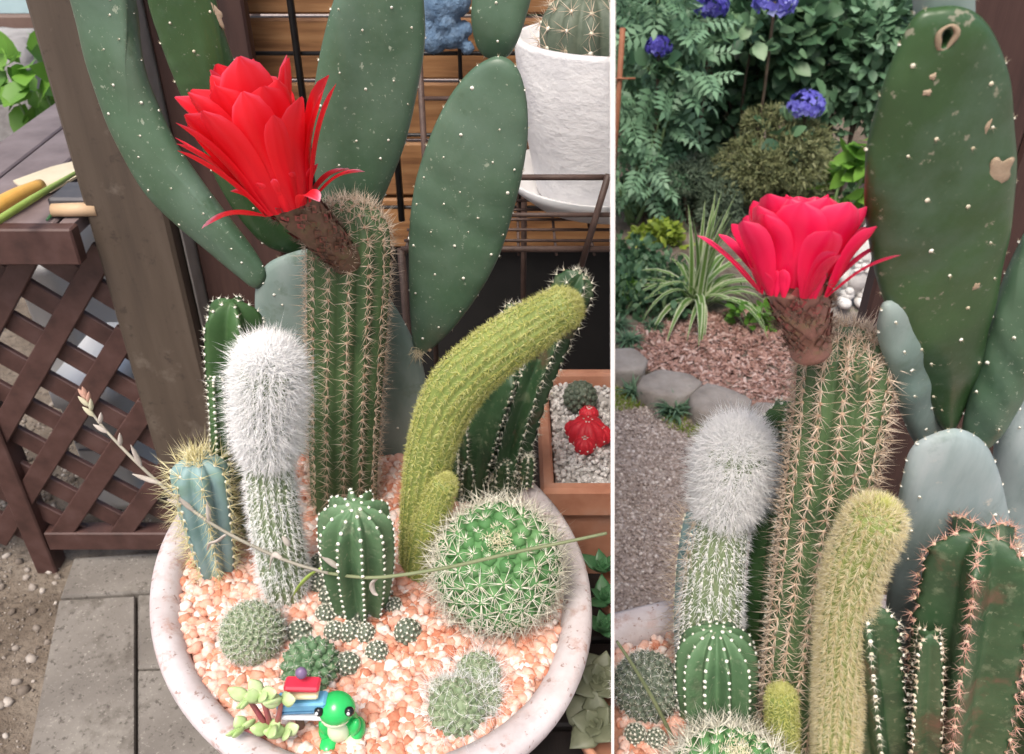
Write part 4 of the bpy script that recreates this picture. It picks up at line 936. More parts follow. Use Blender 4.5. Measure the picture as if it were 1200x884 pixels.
# prickly pear
r, Y0 = root_at('prickly_pear', 400, 556, 'prickly pear with long green pads rising behind the column cactus')
yb = Y0 + .035
base_out = [(300, 335), (312, 310), (338, 297), (368, 291), (402, 300), (440, 328), (466, 363), (487, 404), (498, 440), (501, 490), (494, 530), (474, 562), (432, 580), (382, 583), (340, 562), (315, 520), (303, 450), (299, 390)]
pad(r, base_out, at(400, 440, yb), 0, 4, .030, M['pad_blue'], sp=.036, seed=1)
pad(r, [(82, -10), (95, 45), (112, 100), (130, 150), (152, 195), (180, 235), (215, 270), (250, 298), (285, 325), (303, 337), (313, 325), (306, 308), (283, 278), (253, 240), (224, 198), (200, 158), (178, 110), (165, 60), (157, 15), (153, -25), (140, -72), (105, -80), (84, -45)], at(300, 325, yb - .012), -14, 2, .026, M['pad'], sp=.030, seed=2, bend=.03, cpx=(160, 140))
pad(r, [(172, -10), (188, 50), (205, 95), (228, 150), (248, 200), (276, 250), (308, 285), (344, 299), (358, 288), (349, 255), (323, 200), (293, 120), (274, 70), (258, 20), (247, -25), (225, -70), (190, -60)], at(345, 290, yb + .012), 18, 3, .024, M['pad_deep'], sp=.030, seed=3, scars=[(253, 15, 6, 14, .35)])
pad(r, [(395, -10), (380, 40), (370, 90), (365, 140), (366, 190), (374, 235), (388, 270), (412, 285), (436, 262), (455, 220), (475, 168), (488, 112), (497, 60), (498, 20), (492, -25), (470, -65), (425, -62)], at(405, 285, yb + .004), 6, 5, .026, M['pad'], sp=.034, seed=4)
pad(r, [(560, 76), (584, 66), (604, 77), (615, 105), (619, 150), (613, 200), (601, 250), (585, 300), (560, 346), (530, 386), (505, 410), (490, 416), (483, 396), (480, 340), (479, 280), (485, 220), (500, 170), (520, 125), (540, 95)], at(490, 410, yb - .01), -8, 4, .026, M['pad'], sp=.030, seed=5, scars=[(478 + 26, 408, 3, 3, 0)])
pad(r, [(554, -5), (553, 30), (560, 58), (574, 70), (592, 69), (606, 50), (618, 15), (623, -12), (615, -45), (585, -58), (562, -40)], at(582, 68, yb - .012), -5, 2, .022, M['pad'], sp=.028, seed=6)
q = at(490, 412, yb - .016); many_p = q
hairs_n = 60; hairs('joint_wool', np.array(q)[None] + RNG.normal(0, .003, (hairs_n, 3)), unit(RNG.normal(0, .6, (hairs_n, 3)) + np.array([-.3, -.8, -.5])), RNG.uniform(.006, .016, hairs_n), .0004, RNG.normal(0, .002, (hairs_n, 3)), M['bristle'], r, RNG.uniform(.3, 1, hairs_n))
# four sided green column at the back left
r, Y = root_at('four_ribbed_cactus', 284, 622, 'slim dark green cactus with few sharp white dotted ribs behind the woolly cactus')
st = Stem(px_path([(285, 630, Y - .003, 22), (280, 560, Y, 28), (275, 470, Y + .004, 33), (273, 410, Y + .006, 36), (272, 352, Y + .006, 35)]), 5, .52, -1.05, phase=.5, dome=.9)
stem_parts(r, st, M['rib_green'], .0085, .0015, M['areole_white'], dict(n=6, L=.0050, r=.00026, spread=.9, mat=M['spine_pale']), per=12)
st = Stem(px_path([(290, 630, Y - .02, 8), (262, 560, Y - .02, 10), (256, 500, Y - .02, 10), (252, 440, Y - .015, 8)]), 4, .48, -1.05, dome=.9)
stem_parts(r, st, M['rib_green'], .0075, .0016, M['areole_white'], dict(n=4, L=.004, r=.0003, spread=.9, mat=M['spine_pale']), per=10, rings=24, stem_name='side_stem')
# woolly old man cactus
def woolly(r, path, n_hair, head_s, Lh, Lb, rr=.00026):
    st = Stem(path, 20, .10, .8, dome=.9); body = st.mesh('stem', M['pale_stem'], r, 50, 4)
    S, A = st.areoles(.008, s0=.02); pos, nrm = st.surf(S, A), st.normal(S, A); dots('areoles', pos, nrm, .0014, M['areole_white'], r)
    f = 1 - st.domeL / st.L; n = int(n_hair * .80); nd = int(n * .42); s = np.concatenate([RNG.uniform(head_s, f, n - nd), f + (1 - f) * np.sin(np.arccos(RNG.uniform(0, 1, nd) ** .8))]); s = np.concatenate([s, RNG.uniform(.02, head_s, n_hair - n)]); a = RNG.integers(0, 20, n_hair) * 2 * pi / 20 + RNG.normal(0, .06, n_hair)
    pos, nrm = st.surf(s, a), st.normal(s, a); tan = unit(st.interp(s, st.T)); w = np.clip((s - head_s) / .06, 0, 1)
    d = unit(nrm + RNG.normal(0, .45, (n_hair, 3)) + tan * (.25 * w - .35 * (1 - w))[:, None]); L = (Lb + (Lh - Lb) * w) * RNG.uniform(.5, 1.25, n_hair)
    hairs('wool', pos, d, L, rr, RNG.normal(0, 1, (n_hair, 3)) * (L * .30)[:, None] + np.array([0, 0, -1]) * (L * .22)[:, None], M['wool'], r, RNG.uniform(0, 1, n_hair))
r, Y = root_at('woolly_cactus', 337, 696, 'column cactus with a head of dense white wool, growing next to small blue green cactus')
woolly(r, px_path([(338, 702, Y - .003, 24), (331, 660, Y, 28), (320, 590, Y + .006, 28), (315, 540, Y + .008, 27), (313, 480, Y + .01, 33), (314, 440, Y + .01, 34), (315, 408, Y + .01, 31)]), 22000, .60, .0150, .008)
# blue green cactus with yellow spines
r, Y = root_at('blue_green_cactus', 254, 668, 'small blue green cactus with long yellow spines at the bowl rim')
st = Stem(px_path([(256, 674, Y - .003, 20), (250, 640, Y, 26), (240, 590, Y + .006, 32), (231, 536, Y + .01, 34)]), 7, .34, 1.0, phase=.4, dome=.8)
stem_parts(r, st, M['blue_green'], .011, .0020, M['areole'], dict(n=8, L=.022, r=.00033, spread=.75, mat=M['spine_straw'], cen=2, cenL=1.2), per=10)
c = at(229, 541, Y + .008); k = 200; hairs('crown_spines', np.array(c)[None] + RNG.normal(0, .004, (k, 3)), unit(RNG.normal(0, .5, (k, 3)) + np.array([0, -.1, 1])), RNG.uniform(.008, .024, k), .0004, RNG.normal(0, .002, (k, 3)), M['spine_straw'], r, RNG.uniform(0, 1, k))
# golden rat tail
def golden(r, path, nr=18, step=.0052, L=.0068, n=14, tip=True, fm='fuzz_yellow', sm='yellow_stem', spd=.95, hr=.00022, **kw):
    st = Stem(path, nr, .10, .9, dome=.9); st.mesh('stem', M[sm], r, 60, 4)
    S, A = st.areoles(step, s0=.02, jit=.002); pos, nrm = st.surf(S, A), st.normal(S, A); tan = unit(st.interp(S, st.T)); w = .45 + .55 * np.clip(S * 2.2, 0, 1)
    up = unit(tan - nrm * (tan * nrm).sum(-1, keepdims=True)); b = np.cross(nrm, up); m = len(S)
    P = np.repeat(pos, n, 0); ang = RNG.uniform(0, 6.28, m * n); sp = RNG.normal(spd, .2, m * n); nn, uu, bb = (np.repeat(q, n, 0) for q in (nrm, up, b))
    d = nn * np.cos(sp)[:, None] + (uu * np.cos(ang)[:, None] + bb * np.sin(ang)[:, None]) * np.sin(sp)[:, None]
    hairs('bristles', P, unit(d), L * np.repeat(w, n) * RNG.uniform(.7, 1.3, m * n), hr, RNG.normal(0, .0006, (m * n, 3)), M[fm], r, RNG.uniform(0, 1, m * n))
    k = 420; f = 1 - st.domeL / st.L; s = f + (1 - f) * np.sin(np.arccos(RNG.uniform(0, .9, k))); a = RNG.uniform(0, 6.28, k)
    hairs('tip_bristles', st.surf(s, a), unit(st.normal(s, a) + RNG.normal(0, .4, (k, 3)) + unit(st.interp(s, st.T)) * .5), L * RNG.uniform(.6, 1.1, k), .00024, RNG.normal(0, .0006, (k, 3)), M['fuzz_yellow'], r, RNG.uniform(.2, 1, k))
    return st
r, Y = root_at('golden_column', 489, 662, 'fuzzy yellow green column bending far over to the right, with a small offset at its foot')
golden(r, px_path([(488, 668, Y - .003, 19), (490, 630, Y, 21), (496, 580, Y + .004, 24), (507, 520, Y + .008, 27), (530, 462, Y + .01, 31), (570, 420, Y + .008, 30), (620, 385, Y + .004, 28), (676, 352, Y, 22)]))
golden(r, px_path([(492, 670, Y - .020, 17), (498, 632, Y - .020, 19), (510, 594, Y - .018, 17), (523, 559, Y - .016, 14)]), nr=14)
# branching cactus behind it
r, Y = root_at('branching_cactus', 575, 585, 'branching dark green cactus with wavy white edged ribs beside the terracotta trough')
def castle(path, nr=5, ph=0., L=.006):
    st = Stem(path, nr, .50, -1.05, phase=ph, dome=.9, wave=.07, wstep=.011)
    stem_parts(r, st, M['castle'], .0080, .0015, M['areole'], dict(n=6, L=L, r=.0003, spread=.85, mat=M['spine_pale']), per=10, stem_name='branch', host=True)
castle(px_path([(588, 592, Y, 22), (598, 530, Y + .01, 24), (618, 460, Y + .02, 25), (643, 395, Y + .03, 26), (668, 345, Y + .03, 25), (682, 320, Y + .03, 22)]), 6, .3, .009)
castle(px_path([(552, 585, Y - .004, 20), (562, 540, Y, 25), (578, 480, Y + .004, 26), (598, 432, Y + .006, 22)]), 4, .4)
castle(px_path([(560, 540, Y + .03, 20), (585, 460, Y + .04, 22), (600, 395, Y + .04, 22), (606, 358, Y + .04, 20)]), 5, .1, .008)
for x, y, h, w in ((532, 560, 30, 10), (545, 575, 34, 11), (592, 575, 34, 13), (540, 540, 36, 9), (575, 580, 22, 9), (617, 560, 26, 8)):
    castle(px_path([(x, y + 10, Y - .01, w * .8), (x + 1, y - h * .4, Y - .008, w), (x + 2, y - h, Y - .008, w * .8)]), 5, x)
# small ribbed globe
r, Y = root_at('star_ribbed_cactus', 420, 714, 'small bright green melon ribbed cactus in front of the tall column, smooth with white dots', z=GL)
c0 = on(421, 712, GL); st = Stem(px_path([(424, 724, Y - .002, 24), (422, 700, Y - .004, 34), (419, 660, Y - .010, 43), (417, 625, Y - .016, 45), (416, 592, Y - .022, 42)]), 10, .38, -1.35, phase=.3, dome=.75)
stem_parts(r, st, M['small_green'], .0100, .0018, M['areole_white'], dict(n=4, L=.003, r=.0003, spread=.9, mat=M['spine_pale']), per=10)
# globe at a line of sight resting on gravel
def globe_c(px, py, rpx, z, sink=.85):
    c = on(px, py, z)
    for _ in range(6): rr = rpx * mpp(c); c = on(px, py, z + rr * sink)
    return c, rpx * mpp(c)
def barrel(r, c, R, axis, L=.029, n=12):
    phyllo(r, c, R, axis, 190, M['barrel'], None, .0017, M['areole_cream'], tub=.15)
    ax = unit(np.array(axis, float)[None])[0]; x = np.array(Vector(ax).orthogonal().normalized()); y = np.cross(ax, x); i = np.arange(190); z = 1 - (1 + .93 * .9) * (i + .5) / 190; q = np.sqrt(1 - z * z); a = i * 2.39996
    nrm = ax * z[:, None] + (x * np.cos(a)[:, None] + y * np.sin(a)[:, None]) * q[:, None]; pos = np.array(c) + nrm * R; tan = unit(ax[None] - nrm * (nrm @ ax)[:, None] + 1e-4)
    for lo, hi, f, sd in ((0, 8, .25, .6), (8, 20, .45, .85), (20, 45, .75, 1.0), (45, 190, 1., 1.15)): spines_at('long_spines', pos[lo:hi], nrm[lo:hi], tan[lo:hi], n, L * f, .00050, sd, M['spine_pale'], r, cen=2, cenL=.9)
    dots('crown_dots', pos[:34], nrm[:34], .0027, M['areole_cream'], r)
    k = 240; q = np.array(c) + ax * R * 1.0 + (x * RNG.normal(0, .007, k)[:, None] + y * RNG.normal(0, .007, k)[:, None]); hairs('crown_wool', q, unit(ax[None] + RNG.normal(0, .6, (k, 3))), RNG.uniform(.003, .007, k), .0004, RNG.normal(0, .001, (k, 3)), M['areole_cream'], r, RNG.uniform(0, 1, k))
c, R = globe_c(584, 664, 74, GL, .8)
r = thing('barrel_cactus', (c.x, c.y, GL), 'round green barrel cactus with long white spines crossed by a dry flower stalk', 'cactus')
barrel(r, c, R, (.03, -.42, 1))
# nipple cacti
c, R = globe_c(296, 742, 37, GL, .7); r = thing('nipple_cactus', (c.x, c.y, GL), 'grey green fuzzy globe cactus with a faint pink crown by the bowl wall', 'cactus')
phyllo(r, c, R, (-.1, -.25, 1), 230, M['mam'], dict(n=9, L=.0075, r=.00022, spread=1.1, mat=M['spine_pale']), .0011, M['areole_white'], hair=(900, .007, .0002, M['wool']))
c, R = globe_c(364, 781, 33, GL, .55); r = thing('nipple_cactus', (c.x, c.y, GL), 'flat green nipple cactus with a woolly pinkish crown behind the toy sign', 'cactus')
phyllo(r, c, R, (-.1, -.3, 1), 80, M['small_green'], dict(n=9, L=.007, r=.00022, spread=1., mat=M['spine_pale']), .0019, M['areole_white'], tub=.34, hair=(350, .006, .0002, M['wool']))
c, R = globe_c(545, 818, 36, GL, .45); r = thing('wispy_cactus', (c.x, c.y, GL), 'low clump of wispy pale haired cactus heads beside the barrel cactus', 'cactus')
for x, y, q in ((536, 830, 34), (560, 792, 27), (566, 820, 22), (520, 812, 18)):
    c, R = globe_c(x, y, q, GL, .45); phyllo(r, c, R, (RNG.uniform(-.2, .2), -.3, 1), 90, M['mam'], dict(n=7, L=.008, r=.0002, spread=1.1, mat=M['spine_pale']), .001, M['areole_white'], par_name='head', hair=(380, .018, .00018, M['wool']), host=True)
# thimble cactus
c, R = globe_c(405, 735, 15, GL, .4); clump = thing('thimble_cactus', (c.x, c.y, GL), 'clump of tiny white dotted thimble cacti at the foot of the melon ribbed cactus', 'cactus')
def thimble(r, x, y, q, host):
    c, R = globe_c(x, y, q, GL, .5); phyllo(r, c, R, (RNG.uniform(-.3, .3), -.2, 1), 70, M['mam_dark'], dict(n=10, L=.0038, r=.00020, spread=1.25, mat=M['spine_pale']), .0012, M['areole_white'], squash=1.25, par_name='head', host=host)
for x, y, q in ((377, 664, 15), (374, 685, 13), (388, 700, 15), (402, 716, 15), (383, 722, 13), (420, 722, 15), (436, 712, 12), (412, 742, 14), (392, 742, 13), (428, 744, 13), (452, 700, 11), (442, 766, 14), (462, 712, 11)): thimble(clump, x, y, q, True)
for x, y, q, lab in ((352, 743, 15, 'tiny dark thimble cactus beside the grey green fuzzy globe'), (478, 742, 16, 'tiny dotted thimble cactus alone in the gravel between the clump and barrel cactus'), (408, 780, 15, 'tiny thimble cactus beside the toy sign and flat nipple cactus')):
    c, R = globe_c(x, y, q, GL, .5); r = thing('small_thimble_cactus', (c.x, c.y, GL), lab, 'cactus', 'single thimble cacti'); thimble(r, x, y, q, False)
# small branching succulent by the rim
c = on(318, 862, GL); r = thing('jade_plant', c, 'small pink stemmed succulent with pale green leaves at the bowl rim', 'succulent')
Yj = c.y
tips = [(292, 812), (306, 806), (330, 812), (286, 846), (316, 846), (298, 878), (334, 850)]
for x, y in tips:
    t = at(x, y + 8, Yj - .01); tube('stem', [c, c.lerp(t, .5) + Vector((.003, -.004, .004)), t], [.003, .0026, .002], M['jade_stem'], r, 6, 4)
    for k in range(4):
        az = RNG.uniform(0, 6.28); d = Vector((cos(az), -.4 + sin(az) * .6, .75)).normalized(); l = RNG.uniform(.014, .022); s = d.orthogonal().normalized()
        V, F = [], []
        for i in range(6):
            q = i / 5; w = .0065 * sin(pi * (q * .82 + .12))
            for j in range(8): a = pi * j / 4; u = d.cross(s); V.append(t + d * l * q + s * cos(a) * w + u * sin(a) * w * .4)
        for i in range(5):
            for j in range(8): F.append([i * 8 + j, i * 8 + (j + 1) % 8, (i + 1) * 8 + (j + 1) % 8, (i + 1) * 8 + j])
        F += [list(range(8))[::-1], list(range(40, 48))]; mk('leaf', V, F, M['jade'], r)
# frog figurine
c = on(402, 862, GL); m = mpp(c) * 1.3; Yf = c.y
r = thing('frog_figurine', c, 'small glazed green frog figurine sitting in the pink gravel', 'figurine')
def blob(name, q, s, mat, par, rot=None, warp=None):
    v, f = ICO3; V = v.copy()
    if warp: V = warp(V)
    V = V * np.array(s)
    if rot is not None: V = V @ np.array(rot.to_3x3()).T
    return mk(name, V + np.array(q), f, mat, par)
body = blob('body', c + Vector((0, .004, 16 * m)), (15 * m, 13 * m, 19 * m), M['frog'], r, Matrix.Rotation(.15, 4, 'X'), lambda v: v * np.stack([1 - .25 * v[:, 2], 1 - .2 * v[:, 2], np.ones(len(v))], 1))
blob('belly', c + Vector((-.002, -.0035, 15 * m)), (10.5 * m, 10 * m, 15 * m), M['frog_belly'], r)
hd = c + Vector((-.001, -.001, 42 * m)); head = blob('head', hd, (16.5 * m, 14 * m, 13.5 * m), M['frog'], r, Matrix.Rotation(.1, 4, 'X'), lambda v: v * np.stack([1 - .12 * v[:, 2], 1 + .15 * np.clip(-v[:, 1], 0, 1), np.ones(len(v))], 1))
blob('chin', hd + Vector((-.001, -.003, -7 * m)), (13.5 * m, 12.3 * m, 7.6 * m), M['frog_belly'], head)
for s in (-1, 1):
    e = blob('eye', hd + Vector((s * 13 * m, -8 * m, 5 * m)), (4.4 * m, 4 * m, 4.8 * m), M['toy_black'], head); blob('glint', hd + Vector((s * 13.6 * m - .0007, -11.6 * m, 7 * m)), (1.5 * m,) * 3, M['toy_white'], head)
    blob('foot', c + Vector((s * 11 * m, -9 * m, 4 * m)), (8 * m, 12 * m, 5 * m), M['frog_belly'] if s > 0 else M['frog'], r); blob('arm', c + Vector((s * 13 * m, -4 * m, 18 * m)), (5 * m, 6 * m, 11 * m), M['frog'], r, Matrix.Rotation(s * .25, 4, 'Y'))
    blob('thigh', c + Vector((s * 14 * m, 1 * m, 9 * m)), (7 * m, 11 * m, 9 * m), M['frog'], r)
# toy sign of stacked boards
c = on(354, 858, GL); m = mpp(c); r = thing('toy_sign', c, 'toy post stacked with white, blue, cream and red boards beside the frog figurine', 'toy')
tube('post', [c, c + Vector((0, 0, 24 * m))], 5 * m, M['toy_brown'], r, 10)
def bd(name, px0, py0, px1, h, mat, dep=.012, roll=0.):
    a, b = at(px0, py0, c.y - .004), at(px1, py0, c.y - .004); hh = h * m; cen = (a + b) / 2; M4 = Matrix.Translation(cen) @ Matrix.Rotation(roll, 4, 'Y')
    w = (b.x - a.x) / 2; return box(name, -w, w, -dep / 2, dep / 2, -hh / 2, hh / 2, mat, r, b=min(hh * .3, .0018), M=M4)
bd('white_board', 325, 834, 384, 7, M['toy_white'], .016, .05); b2 = bd('blue_board', 325, 822, 384, 13, M['toy_blue'], .015, -.06)
bd('cream_board', 339, 811, 374, 6, M['toy_cream'], .014, -.03); bd('red_board', 334, 802, 375, 8, M['toy_red'], .014, .04)
blob('knob', at(353, 789, c.y - .003), (6.5 * m, 6 * m, 7.5 * m), M['toy_purple'], r)
bd('stripe', 327, 827, 382, 3, M['toy_blue_dark'], .0165, -.06)
# arching dry flower stalk
P = [(102, 466, .75), (112, 490, .74), (150, 532, .71), (200, 578, .67), (258, 620, .635), (330, 655, .60), (385, 672, .58), (440, 677, .565), (520, 666, .55), (600, 648, .54), (660, 636, .535), (711, 625, .53)]
pts = [at(*q) for q in P]; r = thing('flower_stalk', pts[6], 'long dry flower stalk with husks arching across the bowl', 'stalk')
tube('stalk', pts[:7], [.0010, .0014, .0017, .0018, .0018, .0017, .0016], M['stalk'], r, 8, 6); tube('green_stalk', pts[6:], [.0016, .0017, .0017, .0016, .0015, .0014], M['stalk_green'], r, 8, 6)
def husk(p, d, l, w, mat):
    d = Vector(d).normalized(); p = Vector(p); tube('husk', [p, p + d * l * .3, p + d * l * .7, p + d * l], [w * .3, w, w * .8, w * .1], mat, r, 8, 3, flat=.6)
cv = [Vector(q) for q in catmull([tuple(p) for p in pts[:7]], 20)]
for k, dx, dz, l, mt in ((0, -.1, 1, .014, 'husk_pink'), (3, -.5, 1, .015, 'husk_pink'), (7, .3, 1, .015, 'husk_pink'), (11, -.6, .9, .016, 'bud'), (15, .2, 1, .017, 'bud'), (19, -.6, .8, .016, 'bud'), (24, .3, 1, .016, 'husk'), (29, -.7, .6, .017, 'husk'),
        (36, .2, 1, .018, 'husk'), (47, -.15, 1, .030, 'husk'), (55, -1, .5, .028, 'husk'), (70, -.5, .8, .028, 'husk'), (66, -.8, .3, .018, 'husk'), (76, .1, .9, .028, 'husk')):
    husk(cv[k], (dx, 0, dz), l, .0027, M[mt])
for arc in ([(330, 655), (322, 650), (318, 655), (316, 668)], [(264, 627), (255, 634), (246, 637), (243, 645)], [(443, 677), (436, 684), (438, 694), (443, 698)], [(372, 668), (362, 675), (350, 688), (344, 698)]):
    q = [at(x, y, .60 - .0003 * (x - 330)) for x, y in arc]; tube('curled_husk', q, [.002, .003, .0024, .0008], M['husk'] if arc[0][0] != 372 else M['green_strip'], r, 8, 5, flat=.5)
husk(at(372, 668, .585), (.9, 0, .25), .02, .003, M['green_strip']); husk(at(400, 668, .58), (-.7, 0, .8), .03, .0028, M['husk']); husk(at(340, 640, .6), (-.4, 0, .9), .014, .003, M['husk'])

# ------------------------------------------------------------------ right: garden path, kerb and bed
MB_ = .035                                        # the bed lies a little above the path
bed_px = [(640, 425), (722, 418), (760, 436), (805, 452), (870, 476), (935, 492), (1010, 505), (1150, 520), (1500, 540)]
P = [on(x, y, MB_) for x, y in bed_px]; far = [Vector((9, 12, MB_)), Vector((-1.0, 12, MB_))]
bed = mk('garden_bed', P + far, [list(range(len(P) + 2))], M['soil'], smooth=False, origin=(1.5, 4, 0)); tag(bed, kind='structure')
edge_o = mk('bed_edge', [v for p in P for v in (p, Vector((p.x, p.y, 0)))], [[2 * i, 2 * i + 1, 2 * i + 3, 2 * i + 2] for i in range(len(P) - 1)], M['soil'], smooth=False); tag(edge_o, kind='structure')
def kerb(px, h, lab, seed):
    rg = random.Random(seed); top = [on(x, y, h) for x, y in px]; top = [Vector(q).lerp(Vector(w), .5) for q, w in zip(catmull(top, 3, True), [top[i // 3].lerp(top[(i // 3 + 1) % len(top)], (i % 3) / 3) for i in range(len(top) * 3)])]; c = sum(top, Vector()) / len(top); n = len(top)
    V = [c + Vector((0, 0, .004))]; rings = [(.55, .003), (.9, .001), (.965, -.003), (1.0, -.012), (1.01, -h)]
    for s, dz in rings:
        for i, p in enumerate(top):
            w = 1 + rg.uniform(-.012, .012); q = c + (p - c) * s * w; V.append(Vector((q.x, q.y, max(h + dz + rg.uniform(-.003, .003) * (1 if dz > -.03 else 0), 0))))
    F = [[0, 1 + i, 1 + (i + 1) % n] for i in range(n)]
    for k in range(len(rings) - 1):
        for i in range(n): F.append([1 + k * n + i, 1 + (k + 1) * n + i, 1 + (k + 1) * n + (i + 1) % n, 1 + k * n + (i + 1) % n])
    o = fixn(mk('kerb_stone', V, F, M['stone'])); tag(o, lab, 'stone', 'flat stones edging the garden bed')
for i, (px, lab) in enumerate((([(690, 412), (740, 407), (760, 420), (752, 434), (720, 436), (686, 430)], 'flat kerb stone between two grass tufts at the bed corner'),
        ([(752, 440), (775, 432), (808, 437), (824, 447), (812, 459), (790, 466), (762, 461), (747, 452)], 'broad rounded kerb stone with a grass tuft at its front'),
        ([(808, 462), (828, 448), (862, 458), (882, 468), (874, 484), (848, 488), (815, 480)], 'flat kerb stone between the two larger grass tufts'),
        ([(872, 484), (886, 470), (925, 476), (950, 486), (940, 502), (900, 502)], 'flat kerb stone running behind the ribbed cactus'),
        ([(948, 500), (962, 486), (1010, 494), (1030, 506), (1000, 520), (960, 516)], 'kerb stone hidden behind the tall column cactus'))): kerb(px, .055, lab, i)
def scat(n, poly, z, zr=0):
    out = []; xs = [p[0] for p in poly]; ys = [p[1] for p in poly]
    while len(out) < n:
        x, y = random.uniform(min(xs), max(xs)), random.uniform(min(ys), max(ys)); c = False
        for i in range(len(poly)):
            (x1, y1), (x2, y2) = poly[i], poly[i - 1]
            if (y1 > y) != (y2 > y) and x < (x2 - x1) * (y - y1) / (y2 - y1) + x1: c = not c
        if c: out.append((x, y, z + random.uniform(-zr, zr)))
    return np.array(out)
g2 = lambda px, z=0: [on(x, y, z).to_2d()[:] for x, y in px]
n = 15000; P = scat(n, g2([(716, 436), (760, 466), (880, 500), (1050, 540), (1050, 760), (700, 760)]), .003, .002)
o = stones('path_gravel', P, .0022 + .0042 * RNG.random(n) ** 2.5, M['grit'], np.clip(RNG.normal(.45, .25, n), 0, 1)); o['label'] = 'fine brown grey gravel of the garden path'
n = 9000; P = scat(n, g2([(728, 400), (745, 384), (800, 372), (900, 360), (1060, 380), (1060, 480), (950, 492), (870, 478), (805, 452), (760, 434)], MB_), MB_ + .005, .005)
CH = (np.array([[-1, -.4, -.1], [1, -.35, -.12], [.9, .4, -.1], [-.95, .35, -.1], [-.8, -.3, .12], [.85, -.25, .1], [.7, .3, .12], [-.9, .25, .1]]), np.array([[4, 5, 6], [4, 6, 7], [0, 1, 5], [0, 5, 4], [1, 2, 6], [1, 6, 5], [2, 3, 7], [2, 7, 6], [3, 0, 4], [3, 4, 7]]))
d = np.array([0, 0, 1.]) + RNG.normal(0, .45, (n, 3)); s = RNG.uniform(.004, .013, n)
o = many('bark_mulch', *CH, scl(frames(d, RNG.uniform(0, 6, n)), s, s * .9, s), P, M['mulch'], None, np.clip(RNG.normal(.5, .25, n), 0, 1), smooth=False); o['label'] = 'reddish bark chips covering the garden bed'
# moss on the path by the kerb
def carpet(name, poly, n, z, size, tmpl, mat, lab, lift=1.2, hgt=.0):
    P = scat(n, poly, z, 0); P[:, 2] += RNG.random(n) ** 1.5 * hgt; d = np.array([0, 0, lift]) + RNG.normal(0, .8, (n, 3)); d[:, 2] = np.abs(d[:, 2])
    s = size * RNG.uniform(.6, 1.3, n); o = many(name, *tmpl, scl(frames(d, RNG.uniform(0, 6, n)), s, s, s), P, mat, None, np.clip(RNG.normal(.5, .25, n), 0, 1)); o['label'] = lab; return o
carpet('path_moss', g2([(718, 456), (745, 462), (760, 478), (722, 484)]), 500, .003, .016, NEEDLE, M['lime'], 'sparse moss and weeds on the path by the kerb stone')
carpet('path_weeds', g2([(775, 484), (830, 498), (860, 512), (820, 520), (780, 500)]), 520, .003, .016, NEEDLE, M['lime'], 'sparse low weeds on the path below the grass tufts')
tufts = [(737, 404, 60, .075, 'dark grass tuft at the corner of the bark bed beside the first stone'), (741, 464, 46, .07, 'grass tuft growing between the two kerb stones at the bed corner'), (789, 486, 64, .085, 'grass tuft at the front of the broad rounded kerb stone'),
         (857, 507, 64, .088, 'grass tuft at the kerb just behind the woolly cactus'), (764, 386, 40, .06, 'small grass tuft at the edge of the clover and bark chips'), (980, 372, 50, .08, 'low grass tuft below the white gnome'), (722, 385, 40, .07, 'dark grass tuft beside the clover at the bed edge')]
for i, (x, y, nb, L, lab) in enumerate(tufts): tuft(on(x, y, .002 if y > 440 else MB_), int(nb * 1.6), L, .0065, M['strap'], lab, i, 'dark green grass tufts')
# clover and low plants
carpet('clover', g2([(705, 375), (770, 380), (800, 366), (800, 330), (760, 300), (705, 300)], MB_), 1500, MB_, .028, LEAF, M['leaf_rose'], 'low clover covering the bed left of the striped plant', 1.0, .09)
for i, (x, y, rr, nn, mt, lab) in enumerate(((735, 350, .09, 130, 'leaf_bright', 'low bright clover clump beside the striped plant'), (885, 382, .09, 90, 'leaf_bright', 'small bright weed growing out of the bark chips'), (785, 372, .06, 60, 'leaf_rose', 'small round leaved weed below the striped plant'), (1008, 366, .08, 70, 'leaf_bright', 'low green plant beside the dark wooden door'))):
    b = on(x, y, MB_); shrub('low_plant', lab, 'plant', b, b + Vector((0, 0, .05)), (rr, rr * .8, .055), nn, .032, LEAF, M[mt], 'low plants in the bed', 3, 'stem_green', 40 + i, single=min(nn, 60), lumps=6)
# striped spider plant
b = on(816, 362, MB_); r = thing('striped_plant', b, 'grass like plant with long white striped arching leaves in the bed', 'plant')
rg = random.Random(5)
for k in range(64):
    az = rg.uniform(0, 6.28); up_ = rg.random() < .16
    V, F, T = blade_v(b + Vector((rg.uniform(-.02, .02), rg.uniform(-.02, .02), -.01)), az, rg.uniform(.24, .40) if not up_ else rg.uniform(.34, .42), rg.uniform(.017, .025), rg.uniform(1.0, 1.35) if not up_ else 1.5, rg.uniform(1.9, 3.1) if not up_ else .35, tint_edge=rg.uniform(.8, 1), tint_mid=rg.uniform(.05, .35), nl=9)
    mk('leaf', V, F, M['spider'], r, tint=T)
